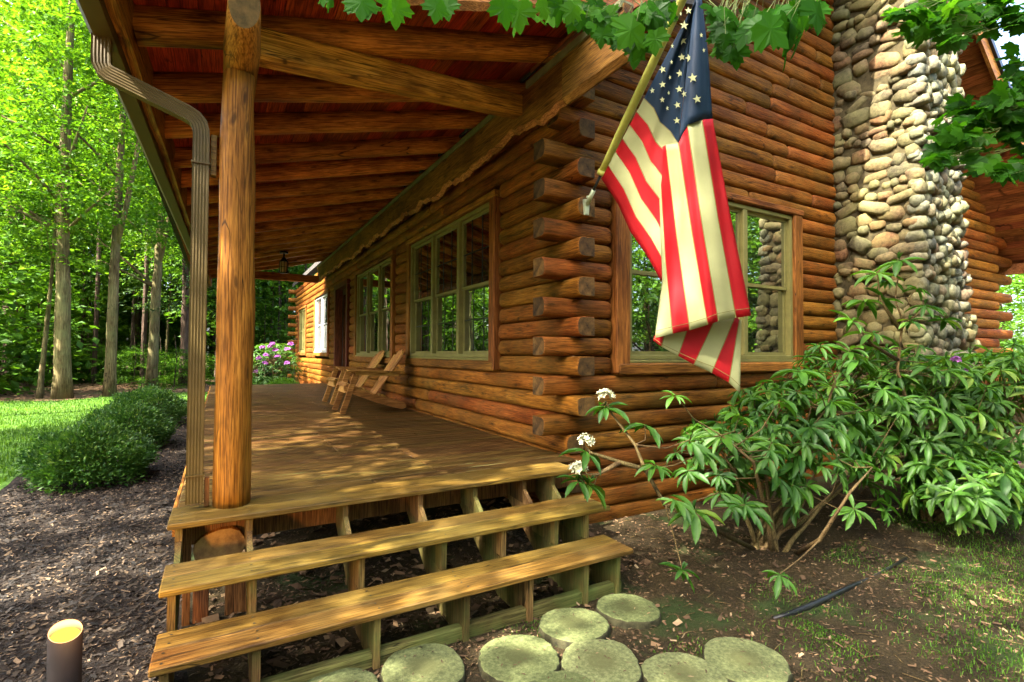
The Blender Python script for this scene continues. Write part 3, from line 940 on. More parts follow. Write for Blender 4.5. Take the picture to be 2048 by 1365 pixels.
def live_edge(name, along, a0, a1, top, depth, thick, mat, amp, seed, pos, flip=False, m2=None, step=0.05):
    """plank whose lower edge keeps the wavy bark line; along 'y' or 'x' (top is a function of the run)"""
    t = MB(); n = int((a1 - a0) / step); r = random.random()
    rows = []
    for k in range(n + 1):
        u = a0 + (a1 - a0) * k / n
        w1 = mnoise.noise(Vector((u * 1.7, seed, 0))) * amp + mnoise.noise(Vector((u * 6.5, seed, 3))) * amp * 0.45
        zb = top(u) - depth - w1
        ch_ = 0.5 + 0.5 * mnoise.noise(Vector((u * 4, seed, 9)))
        rows.append((u, top(u), zb, ch_))
    for (u, zt_, zb, c) in rows:
        b = len(t.v)
        for (o, z) in ((0, zt_), (0, zb + 0.035 + 0.03 * c), (thick * 0.55, zb), (thick, zb + 0.02), (thick, zt_)):
            t.v.append((pos + o, u, z) if along == 'y' else (u, pos + o, z))
    for k in range(len(rows) - 1):
        for c in range(5):
            d2 = (c + 1) % 5
            q = (k * 5 + c, k * 5 + d2, (k + 1) * 5 + d2, (k + 1) * 5 + c)
            t.face(q[::-1] if along == 'x' else q, 1 if (m2 and c == 1) else 0, r)
    e = len(rows) - 1
    t.face([c for c in range(5)], 0, r); t.face([e * 5 + c for c in range(5)][::-1], 0, r)
    return t.build(name, [mat, m2] if m2 else mat, porch)


bark_e = wood('edge_bark', (0.40, 0.18, 0.055), (0.20, 0.08, 0.028), None, 'Y', 0.7, 1.6, 0.2, 0.1)
bark_x = wood('edge_bark_cross', (0.42, 0.19, 0.06), (0.22, 0.09, 0.03), None, 'X', 0.7, 1.6, 0.2, 0.1)
lo_ = live_edge('ledger_board', 'y', 3.98, PYE, lambda u: 4.545, 0.455, 0.09, M['ledger'], 0.12, 2.2, 2.845, m2=bark_e)
lo_['label'] = 'wide live-edge board along the wall top'
live_edge('ledger_board', 'y', 3.10, 3.972, lambda u: 4.55, 0.475, 0.10, M['ledger'], 0.012, 5.0, 2.835, m2=bark_e)
fl = MB()
for (a, b) in ((3.12, 4.62), (4.95, PYE + 0.02)):
    fl.box(2.815, 2.836, a, b, 4.515, 4.585); fl.box(2.8365, 2.96, a, b, 4.556, 4.585)
fl.build('flashing', M['flash'], porch)
rb = live_edge('rake_board', 'x', -0.62, 3.0, lambda u: zr(u) + 0.36, 0.345, 0.07, wood('rake_log', (0.42, 0.17, 0.045), (0.22, 0.08, 0.022), None, 'X', 0.5, 0.8, 0.8, 0.1), 0.06, 8.1, 3.50, m2=bark_x)
# diagonal tie from the post head to the ledger
tv_ = Vector((2.84, 4.82, 4.40)) - Vector((0.12, 4.02, 3.84))
t = MB(); t.beam((0, 0, 0), (tv_.length, 0, 0), 0.17, 0.23, bev=0.022)
t.build('tie_beam', M['tie'], porch, (0.12, 4.02, 3.84), (0, -math.asin(tv_.z / tv_.length), math.atan2(tv_.y, tv_.x)))
# end beam under the last rafter
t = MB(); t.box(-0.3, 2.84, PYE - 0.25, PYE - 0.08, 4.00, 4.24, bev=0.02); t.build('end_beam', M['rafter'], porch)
# eave boards and the soffit of the eave
gx = lambda y: -0.70 + 0.020 * (y - 3.66)
t = MB(); n = 40
for k in range(n + 1):
    y = 3.46 + (PYE - 3.46) * k / n
    w1 = mnoise.noise(Vector((y * 1.3, 4.4, 0))) * 0.035
    for (o, z) in ((0.075, 3.97), (0.075, 3.70 + w1), (0.14, 3.68 + w1), (0.155, 3.97)): t.v.append((gx(y) + o, y, z))
for k in range(n):
    for c in range(4):
        d2 = (c + 1) % 4
        t.face((k * 4 + c, k * 4 + d2, k * 4 + 4 + d2, k * 4 + 4 + c), 0, 0.4)
t.face((0, 1, 2, 3), 0, 0.4); t.face((n * 4 + 3, n * 4 + 2, n * 4 + 1, n * 4), 0, 0.4)
t.build('eave_board', M['beam_y'], porch)

# ------------------------------------------------------------------ gutter and downspout
gut = thing('gutter', 'olive brown metal eave gutter running along the porch roof', 'gutter', (0, 0, 0))
t = MB(); n = 24
prof = [(0.07, 3.95), (0.07, 3.64), (-0.03, 3.635), (-0.06, 3.67), (-0.065, 3.76), (-0.085, 3.80), (-0.09, 3.84), (-0.08, 3.84), (-0.075, 3.80), (-0.055, 3.76), (-0.05, 3.675), (-0.025, 3.645), (0.06, 3.65), (0.06, 3.95)]
for k in range(n + 1):
    y = 3.35 + (PYE + 0.1 - 3.35) * k / n
    for (o, z) in prof: t.v.append((gx(y) + o, y, z))
m_n = len(prof)
for k in range(n):
    for c in range(m_n):
        d2 = (c + 1) % m_n
        t.face((k * m_n + c, k * m_n + d2, (k + 1) * m_n + d2, (k + 1) * m_n + c), 0, 0.5)
t.face(list(range(m_n)), 0, .5); t.face([n * m_n + c for c in range(m_n)][::-1], 0, .5)
t.build('trough', M['gutter'], gut)


def ribbed(path, w, d, name, parent, mat):
    """rectangular pipe with ribs swept along a path in the xz plane"""
    t = MB(); pr = []
    nrib = 5
    for (sx_, sy_, ux, uy, ln, rib) in ((-1, -1, 1, 0, w, 1), (1, -1, 0, 1, d, 0), (1, 1, -1, 0, w, 1), (-1, 1, 0, -1, d, 0)):
        nseg = nrib * 2 + 1 if rib else 7
        for i in range(nseg):
            f = i / nseg
            px_ = sx_ * w / 2 + ux * ln * f; py_ = sy_ * d / 2 + uy * ln * f
            ins = 0.0035 if (i % 2 == 1) else 0
            nx, ny = -uy * 1.0, ux * 1.0
            pr.append((px_ + nx * ins, py_ + ny * ins))
    P = [Vector(p) for p in path]
    m_n = len(pr)
    for i, p in enumerate(P):
        tg = (P[min(i + 1, len(P) - 1)] - P[max(i - 1, 0)]).normalized()
        b = Vector((0, 1, 0)); a = b.cross(tg) * -1
        a = tg.cross(b)
        a.normalize()
        if a.x < 0: a = -a
        for (u, v) in pr: t.v.append(tuple(p + a * u + b * v))
    for i in range(len(P) - 1):
        for c in range(m_n):
            d2 = (c + 1) % m_n
            t.face((i * m_n + c, i * m_n + d2, (i + 1) * m_n + d2, (i + 1) * m_n + c), 0, 0.5)
    t.face([(len(P) - 1) * m_n + c for c in range(m_n)], 0, 0.5); t.face(list(range(m_n))[::-1], 0, 0.5)
    return t.build(name, mat, parent)


dsx, dsy = -0.135, 4.02
ribbed([(-0.685, 4.06, 3.66), (-0.685, 4.06, 3.52), (-0.683, 4.06, 3.47), (-0.668, 4.058, 3.435), (-0.64, 4.056, 3.415), (-0.60, 4.052, 3.40), (-0.30, 4.03, 3.285),
        (-0.22, 4.025, 3.255), (-0.175, 4.022, 3.23), (-0.148, dsy, 3.195), (-0.137, dsy, 3.15), (dsx, dsy, 3.10), (dsx, dsy, 2.4), (dsx, dsy, 1.6), (dsx, dsy, 0.64)], 0.098, 0.075, 'downspout', gut, M['gutter'])
t = MB()
for zz in (2.92, 0.82):
    t = MB(); t.box(dsx - 0.056, dsx + 0.056, dsy - 0.046, dsy + 0.046, zz, zz + 0.012); t.build('strap', M['gutter'], gut)
t = MB(); t.box(dsx + 0.054, dsx + 0.092, dsy - 0.01, dsy + 0.05, 2.86, 3.14, bev=0.004)
tag(t.build('spacer_block', M['tread']), 'small pale wood block between the downspout and the log post', 'wood block')
t = MB(); t.box(dsx + 0.056, dsx + 0.085, dsy - 0.01, dsy + 0.04, 0.605, 0.80, bev=0.004)
tag(t.build('spacer_block', M['skirt']), 'short brown wood block at the foot of the downspout', 'wood block')

# ================================================================== STEPS
steps = thing('wooden_steps', 'three open wooden steps with mossy plank treads leading onto the porch', 'steps', (0, 0, 0))
TR = [(3.72, 4.11, 0.60, -0.262, 2.86), (3.235, 3.62, 0.395, -0.262, 2.815), (2.86, 3.21, 0.19, -0.262, 2.715)]
for (y0, y1, zt_, xa, xb) in TR:
    t = MB()
    ym = (y0 + y1) / 2
    for (a, b) in ((y0, ym - 0.0025), (ym + 0.0025, y1)):
        n0 = len(t.v)
        t.box(xa + random.uniform(0, .006), xb - random.uniform(0, 0.008), a, b, zt_ - 0.038, zt_ + random.uniform(-.001, .001), bev=0.006)
    for sx in (-0.205, 0.185, 0.80, 1.36, 1.83, 2.30, 2.60):
        for yy in (y0 + 0.045, ym - 0.05, ym + 0.05, y1 - 0.045):
            nx_, ny_ = sx + random.uniform(-.012, .012), yy + random.uniform(-.01, .01)
            n0 = len(t.v)
            for k in range(7): t.v.append((nx_ + 0.0072 * math.cos(k * 0.898), ny_ + 0.0072 * math.sin(k * 0.898), zt_ + 0.0016))
            t.face([n0 + k for k in range(7)], 1)
    t.build('tread', [M['tread'], M['black']], steps)
SX = [-0.205, 0.185, 0.80, 1.36, 1.83, 2.30, 2.60]
for i, sx in enumerate(SX):
    t = MB()
    w_ = 0.038
    for (y0, y1, zt_, *_x), zb in zip(TR, (0.36, 0.155, GZ - 0.03)):
        # one sawn riser block per tread, joined in a sloping board behind
        t.prism([(y0 + 0.045, zt_ - 0.040), (y1 - 0.01, zt_ - 0.040), (y1 - 0.01, zb + 0.02), (y0 + 0.05, zb)], 'x', sx - w_ / 2, sx + w_ / 2, r=random.random())
    t.prism([(2.93, GZ - 0.03), (3.30, GZ - 0.03), (4.06, 0.36), (4.06, 0.545), (3.80, 0.50)], 'x', sx - w_ / 2 + 0.003, sx + w_ / 2 - 0.003)
    t.build('stringer', M['stringer'], steps)
t = MB(); t.box(-0.10, 2.66, 2.935, 3.0, GZ - 0.05, GZ + 0.085, bev=0.006)
t.build('base_plank', wood('base_plank_wood', (0.16, 0.14, 0.045), (0.07, 0.062, 0.022), None, 'X', 0.75, 1, 0.3, 0.1, moss=((0.10, 0.13, 0.03), 0.8)), steps)
#@@PART3
# ================================================================== GROUND
def sheet(name, poly, z, mat):
    me = bpy.data.meshes.new(name)
    me.from_pydata([(x, y, z) for x, y in poly], [], [tuple(range(len(poly)))])
    me.update()
    return tag(link(name, me, mat), kind='structure')


def wobble(poly, amp=0.12, step=0.3, seed=0):
    out = []
    for i, (a, b) in enumerate(poly):
        c, d_ = poly[(i + 1) % len(poly)]
        L = math.hypot(c - a, d_ - b); n = max(1, min(80, int(L / step)))
        for k in range(n):
            t = k / n; x, y = a + (c - a) * t, b + (d_ - b) * t
            q = mnoise.noise(Vector((x * 0.9, y * 0.9, seed))) + 0.5 * mnoise.noise(Vector((x * 3, y * 3, seed)))
            out.append((x + q * amp, y + q * amp * 0.7))
    return out


sheet('ground', [(-260, -200), (260, -200), (260, 320), (-260, 320)], GZ - 0.008, M['forestg'])
LAWN = [(-2.3, 3.5), (-2.38, 9), (-2.5, 12), (-2.35, 15.5), (-1.6, 18.2), (-0.5, 19.0), (2.6, 19.2), (2.8, 24), (2.0, 26.5), (-3, 26.5), (-5, 24.2), (-9, 25.5), (-15, 25), (-15, 2)]
sheet('lawn', wobble(LAWN, 0.14, 0.35, 1), GZ - 0.004, M['lawn'])
sheet('mulch_bed', wobble([(-2.45, -2), (0.45, -2), (0.35, 2.6), (-0.1, 3.2), (-0.2, 4.1), (-0.2, 18.6), (-0.6, 19.0), (-1.7, 18.0), (-2.4, 15.5), (-2.55, 12), (-2.42, 9), (-2.45, 4)], 0.08, 0.3, 2), GZ, M['mulchg'])
sheet('soil', wobble([(0.33, -3), (12, -3), (16, 3.5), (15, 4.4), (3.2, 4.4), (3.2, 18), (-0.2, 18), (-0.2, 4.2), (-0.1, 3.1), (0.33, 2.6)], 0.06, 0.3, 3), GZ + 0.004, M['soil'])


def inside(P, poly):
    x, y = P[:, 0], P[:, 1]; r = np.zeros(len(P), bool)
    n = len(poly)
    for i in range(n):
        x0, y0 = poly[i]; x1, y1 = poly[(i + 1) % n]
        c = ((y0 > y) != (y1 > y)) & (x < (x1 - x0) * (y - y0) / (y1 - y0 + 1e-12) + x0)
        r ^= c
    return r


def scatter(poly, n, dens=None):
    xs = [p[0] for p in poly]; ys = [p[1] for p in poly]
    P = np.stack([RNG.uniform(min(xs), max(xs), n), RNG.uniform(min(ys), max(ys), n)], 1)
    P = P[inside(P, poly)]
    if dens is not None: P = P[RNG.random(len(P)) < dens(P)]
    return P


def unit(v): return v / (np.linalg.norm(v, axis=1, keepdims=True) + 1e-9)


def kites(P, A, Nn, L, W, fold=0.12, mid=0.45):
    """one four-cornered leaf per row: base P, axis A, normal Nn"""
    A = unit(A); B = unit(np.cross(A, Nn)); N2 = np.cross(B, A)
    L = np.asarray(L).reshape(-1, 1); W = np.asarray(W).reshape(-1, 1)
    v = np.stack([P, P + A * L * mid + B * W * 0.5 + N2 * W * fold, P + A * L, P + A * L * mid - B * W * 0.5 + N2 * W * fold], 1)
    F = np.arange(len(P) * 4).reshape(-1, 4)
    return v.reshape(-1, 3), F


def chips(name, poly, n, mat, lmin, lmax, z, dens=None, label=None, tilt=0.35, aspect=(0.18, 0.5)):
    P = scatter(poly, n, dens)
    m = len(P)
    th = RNG.uniform(0, 2 * np.pi, m)
    A = np.stack([np.cos(th), np.sin(th), RNG.normal(0, tilt, m)], 1)
    Nn = np.stack([RNG.normal(0, 0.5, m), RNG.normal(0, 0.5, m), np.ones(m)], 1)
    L = RNG.uniform(lmin, lmax, m) * (0.6 + RNG.random(m) ** 3)
    W = L * RNG.uniform(*aspect, m)
    A = unit(A); B = unit(np.cross(A, Nn))
    P3 = np.concatenate([P, np.full((m, 1), z) + RNG.random((m, 1)) ** 2 * 0.022], 1)
    a, b = A * L[:, None] * 0.5, B * W[:, None] * 0.5
    j = lambda: RNG.uniform(0.55, 1.0, (m, 1))
    v = np.stack([P3 - a * j() - b * j(), P3 + a * j() - b * j(), P3 + a * j() + b * j(), P3 - a * j() + b * j()], 1).reshape(-1, 3)
    v[:, 2] = np.maximum(v[:, 2], z + 0.001)
    o = link(name, arr_mesh(name, v, np.arange(m * 4).reshape(-1, 4), RNG.random(m)), mat)
    return tag(o, label, None, None, 'stuff')


chips('mulch_chips', [(-2.35, 1.5), (0.35, 1.5), (0.3, 2.6), (-0.15, 3.2), (-0.2, 4.1), (-0.2, 18), (-2.2, 16), (-2.45, 12), (-2.35, 9)], 130000, M['chip'], 0.02, 0.055, GZ + 0.002, lambda P: np.clip(1.3 - P[:, 1] * 0.075, 0.16, 1), 'dark shredded bark mulch spread beside the porch')
chips('leaf_litter', [(0.3, 0.8), (8.5, 0.4), (10, 3.6), (4.2, 4.3), (3.3, 4.3), (3.3, 5.5), (-0.15, 5.5), (-0.1, 3.0), (0.3, 2.4)], 60000, M['litter'], 0.014, 0.045, GZ + 0.005, lambda P: np.clip(1.2 - 0.12 * P[:, 0], 0.3, 1) * (0.55 + 0.45 * (np.sin(P[:, 0] * 2.3 + P[:, 1] * 1.7) > -0.3)), 'brown leaf crumbs and bark bits over the bare soil', 0.25)
chips('dead_leaves', [(-0.1, 3.1), (3.2, 3.2), (3.2, 6.5), (-0.1, 6.5)], 1500, M['litter'], 0.06, 0.11, GZ + 0.012, None, 'dry dead leaves gathered under the steps and porch', 0.4, (0.4, 0.7))
chips('forest_litter', [(-26, 24), (6, 26.5), (4, 60), (-26, 60)], 9000, M['litter'], 0.10, 0.26, GZ - 0.003, None, 'fallen leaves on the floor of the woods', 0.2, (0.4, 0.7))


def blades(name, poly, n, L, W, z, mat, label, dens=None, lean=0.5):
    P = scatter(poly, n, dens); m = len(P)
    th = RNG.uniform(0, 2 * np.pi, m)
    d_ = np.stack([np.cos(th), np.sin(th), np.zeros(m)], 1)
    s_ = np.stack([-np.sin(th), np.cos(th), np.zeros(m)], 1)
    ln = RNG.uniform(L * 0.5, L * 1.4, m)[:, None]; lz = RNG.uniform(0.1, lean, m)[:, None]
    P3 = np.concatenate([P, np.full((m, 1), z)], 1)
    up = np.array([[0, 0, 1.0]])
    mid = P3 + up * ln * 0.6 + d_ * ln * lz * 0.3
    tip = P3 + up * ln * (1 - lz * 0.35) + d_ * ln * lz
    v = np.stack([P3 - s_ * W / 2, P3 + s_ * W / 2, mid + s_ * W * 0.4, tip, mid - s_ * W * 0.4], 1).reshape(-1, 3)
    i = np.arange(m)[:, None] * 5
    F = np.concatenate([i + np.array([[0, 1, 2, 4]]), i + np.array([[4, 2, 3, 3]])], 0)
    tri = np.concatenate([i + np.array([[0, 1, 2]]), i + np.array([[0, 2, 4]]), i + np.array([[4, 2, 3]])], 0)
    r = RNG.random(m)
    o = link(name, arr_mesh(name, v, tri, np.concatenate([r, r, r])), mat)
    return tag(o, label, None, None, 'stuff')


LW = [(-2.5, 5), (-2.5, 9), (-2.6, 12), (-2.5, 15.5), (-1.6, 18.4), (-0.5, 19.2), (2.4, 19.4), (2.6, 24), (1.5, 26.3), (-3, 26.3), (-5, 24.0), (-9, 25.2), (-13, 24), (-13, 16), (-6, 8)]
blades('lawn_grass', LW, 150000, 0.075, 0.013, GZ - 0.004, M['grass'], 'bright sunlit mown grass beside the mulch bed', lambda P: np.clip(1.5 - P[:, 1] * 0.045, 0.3, 1))
pat = lambda P: np.clip(0.15 + 1.3 * np.array([mnoise.noise(Vector((x * 1.1, y * 1.1, 4.0))) for x, y in P]) + 0.26 * (P[:, 0] - 3.4) + 0.1 * (2.4 - P[:, 1]), 0, 1)
blades('thin_grass', [(1.4, 1.4), (9, 0.2), (11, 3.4), (5.2, 2.6), (3.4, 2.5), (2.9, 2.4), (1.5, 3.0)], 70000, 0.030, 0.005, GZ + 0.004, M['grass'], 'sparse grass and moss creeping over the soil by the stones', lambda P: np.clip(pat(P) * 1.5 - 0.42, 0, 1), 1.4)
patm = lambda P: np.clip(-0.1 + 2.0 * np.array([mnoise.noise(Vector((x * 1.6, y * 1.6, 8.0))) for x, y in P]), 0, 1)
blades('moss', [(0.7, 1.5), (3.6, 1.2), (3.4, 2.3), (2.4, 2.9), (0.7, 3.1)], 40000, 0.016, 0.006, GZ + 0.004, M['grass'], 'low moss between the stepping stones', patm, 0.9)

# ------------------------------------------------------------------ stepping stones
SL = [(1255, 1215, 0.225, 'round pale stepping stone nearest the right end of the lowest step'),
      (1147, 1247, 0.24, 'round stepping stone against the lowest step, second from its right end'),
      (1037, 1314, 0.255, 'sun-dappled stepping stone third along the lowest step'),
      (1202, 1324, 0.24, 'stepping stone with a bright patch between the two rows, below the second one'),
      (1490, 1320, 0.25, 'largest stepping stone, whitish, out on the grass at the right'),
      (1368, 1350, 0.235, 'stepping stone cut by the frame next to the large whitish one'),
      (847, 1334, 0.25, 'stepping stone with a dark heart in front of the middle stringer'),
      (676, 1384, 0.22, 'stepping stone at the frame bottom, farthest left of the stones'),
      (1130, 1392, 0.22, 'stepping stone showing only its top edge at the frame bottom')]
for i, (px, py, r, lb) in enumerate(SL):
    c = ground_pt(px, py, GZ + 0.045)
    t = MB(); n = 56; r *= 0.94
    rr = [r * (1 + 0.10 * mnoise.noise(Vector((math.cos(2 * math.pi * k / n) * 1.3, math.sin(2 * math.pi * k / n) * 1.3, i * 5.0))) + 0.045 * mnoise.noise(Vector((math.cos(2 * math.pi * k / n) * 6, math.sin(2 * math.pi * k / n) * 6, i * 5.0)))) for k in range(n)]
    ringsz = [(1.0, -0.06, 1), (1.02, 0.0, 1), (1.01, 0.03, 1), (0.985, 0.042, 1), (0.95, 0.047, 0), (0.6, 0.049, 0), (0.3, 0.050, 0)]
    for (s, z, _) in ringsz:
        for k in range(n):
            a = 2 * math.pi * k / n
            ss = s + (0.018 * mnoise.noise(Vector((math.cos(a) * 14, math.sin(a) * 14, i * 3.0 + z * 30))) if s > 0.9 else 0)
            t.v.append((rr[k] * ss * math.cos(a), rr[k] * ss * math.sin(a), z - 0.05))
    for q in range(len(ringsz) - 1):
        for k in range(n):
            j = (k + 1) % n
            t.face((q * n + k, q * n + j, (q + 1) * n + j, (q + 1) * n + k), 1 if q < 3 else 0, 0.5, q < 3)
    t.face([(len(ringsz) - 1) * n + k for k in range(n)], 0, 0.5)
    tag(t.build('stepping_stone', [M['slab'], M['slabedge']], None, (c[0], c[1], GZ + 0.052), (RNG.normal(0, .015), RNG.normal(0, .015), RNG.uniform(0, 6))), lb, 'stepping stone', 'stepping stones in front of the steps')

# sticks and curled leaves on the soil
t = MB()
for P in scatter([(0.4, 1.2), (7.5, 0.6), (9, 3.4), (3.4, 4.2), (0.4, 2.6)], 420):
    a = RNG.uniform(0, 6.28); L = RNG.uniform(0.04, 0.16); c, s_ = math.cos(a) * L, math.sin(a) * L
    t.tube([(P[0], P[1], GZ + 0.008), (P[0] + c * .5 + RNG.normal(0, .008), P[1] + s_ * .5, GZ + 0.014), (P[0] + c, P[1] + s_, GZ + 0.009)], [0.0028, 0.0024, 0.0015], 5)
tag(t.build('fallen_twigs', M['stem']), 'small fallen twigs strewn over the soil', None, None, 'stuff')
chips('curled_leaves', [(0.4, 1.0), (8.5, 0.4), (10, 3.4), (3.4, 4.2), (0.4, 2.6)], 480, M['litter'], 0.035, 0.07, GZ + 0.012, None, 'dry curled leaves strewn over the soil and stones', 0.5, (0.4, 0.75))
DP = []
for (px, py, r, lb) in SL:
    c = ground_pt(px, py, GZ + 0.045)
    for q in range(16):
        a, rr = RNG.uniform(0, 6.28), r * 0.85 * math.sqrt(RNG.random()); DP.append((c[0] + rr * math.cos(a), c[1] + rr * math.sin(a)))
DP = np.array(DP); m_ = len(DP); th_ = RNG.uniform(0, 6.28, m_)
V_, F_ = kites(np.concatenate([DP, np.full((m_, 1), GZ + 0.058)], 1), np.stack([np.cos(th_), np.sin(th_), RNG.normal(0, .1, m_)], 1), np.tile([[0, 0, 1.0]], (m_, 1)), RNG.uniform(0.012, 0.05, m_), RNG.uniform(0.003, 0.012, m_))
tag(link('debris', arr_mesh('debris', V_, F_, RNG.uniform(0, 0.6, m_)), M['litter']), 'bits of bark and needles fallen on the stepping stones', None, None, 'stuff')
# ------------------------------------------------------------------ black drain pipe half buried in the soil
P_ = [ground_pt(a, b, GZ + 0.02) for a, b in ((1545, 1232), (1590, 1222), (1640, 1204), (1700, 1172), (1740, 1150), (1775, 1135), (1812, 1116))]
t = MB()
zz = [-0.008, 0.008, 0.016, 0.006, -0.012, 0.002, 0.010]
t.tube([(p[0], p[1], GZ + 0.004 + z) for p, z in zip(P_, zz)], [0.014, 0.021, 0.023, 0.019, 0.010, 0.013, 0.010], 12, 0)
tag(t.build('drain_pipe', M['black']), 'black plastic pipe lying half buried in the bare soil', 'pipe')

# ------------------------------------------------------------------ path light
lt = ground_pt(130, 1250, 0.0)
D = 2.25
Lp = pt(131, 1262, D)
lamp = thing('path_light', 'lit dark cylinder path light standing in the mulch', 'garden light', (Lp[0], Lp[1], GZ))
t = MB(); n = 32; rad = 0.060; zt0 = Lp[2] - GZ
fr = np.array([RT[0], RT[1]]) / math.hypot(RT[0], RT[1])


LD = Lp[:2] / np.linalg.norm(Lp[:2])


def lip(a, rr): return zt0 + 0.026 * (math.cos(a) * LD[0] + math.sin(a) * LD[1]) - 0.004 * (math.cos(a) * LD[1] - math.sin(a) * LD[0])


for (rr, f) in ((rad, 0), (rad, 1), (rad * 0.93, 1), (rad * 0.93, 2)):
    for k in range(n):
        a = 2 * math.pi * k / n
        z = -0.1 if f == 0 else (lip(a, rr) if f == 1 else lip(a, rr) - 0.06)
        t.v.append((rr * math.cos(a), rr * math.sin(a), z))
for q in range(3):
    for k in range(n):
        j = (k + 1) % n
        t.face((q * n + k, q * n + j, (q + 1) * n + j, (q + 1) * n + k), 0, 0.5, True)
t.box(-rad - 0.012, -rad + 0.005, -0.02, 0.02, zt0 - 0.24, zt0 - 0.20)
t.build('casing', plain('copper_casing', (0.006, 0.0026, 0.001), 0.6, 0.0, 0.2), lamp)
m_, nt_ = new_mat('lamp_glow'); n_ = N(nt_)
em = n_.add('ShaderNodeEmission'); em.inputs[0].default_value = (1.0, 0.46, 0.07, 1); em.inputs[1].default_value = 0.2
n_.out(em.outputs[0]); M['glow'] = m_
t = MB(); c = []
for k in range(n):
    a = 2 * math.pi * k / n
    t.v.append((rad * 0.92 * math.cos(a), rad * 0.92 * math.sin(a), lip(a, 1) - 0.034))
t.v.append((0, 0, zt0 - 0.028))
for k in range(n): t.face((k, (k + 1) % n, n), 0, 0.5, True)
t.build('lens', M['glow'], lamp)
pl = bpy.data.lights.new('path_light_bulb', 'POINT'); pl.energy = 5.0; pl.color = (1.0, 0.55, 0.2); pl.shadow_soft_size = 0.05
plo = bpy.data.objects.new('bulb', pl); COL.objects.link(plo); plo.parent = lamp; plo.location = (0, 0, zt0 + 0.07)

# ================================================================== CHAIRS


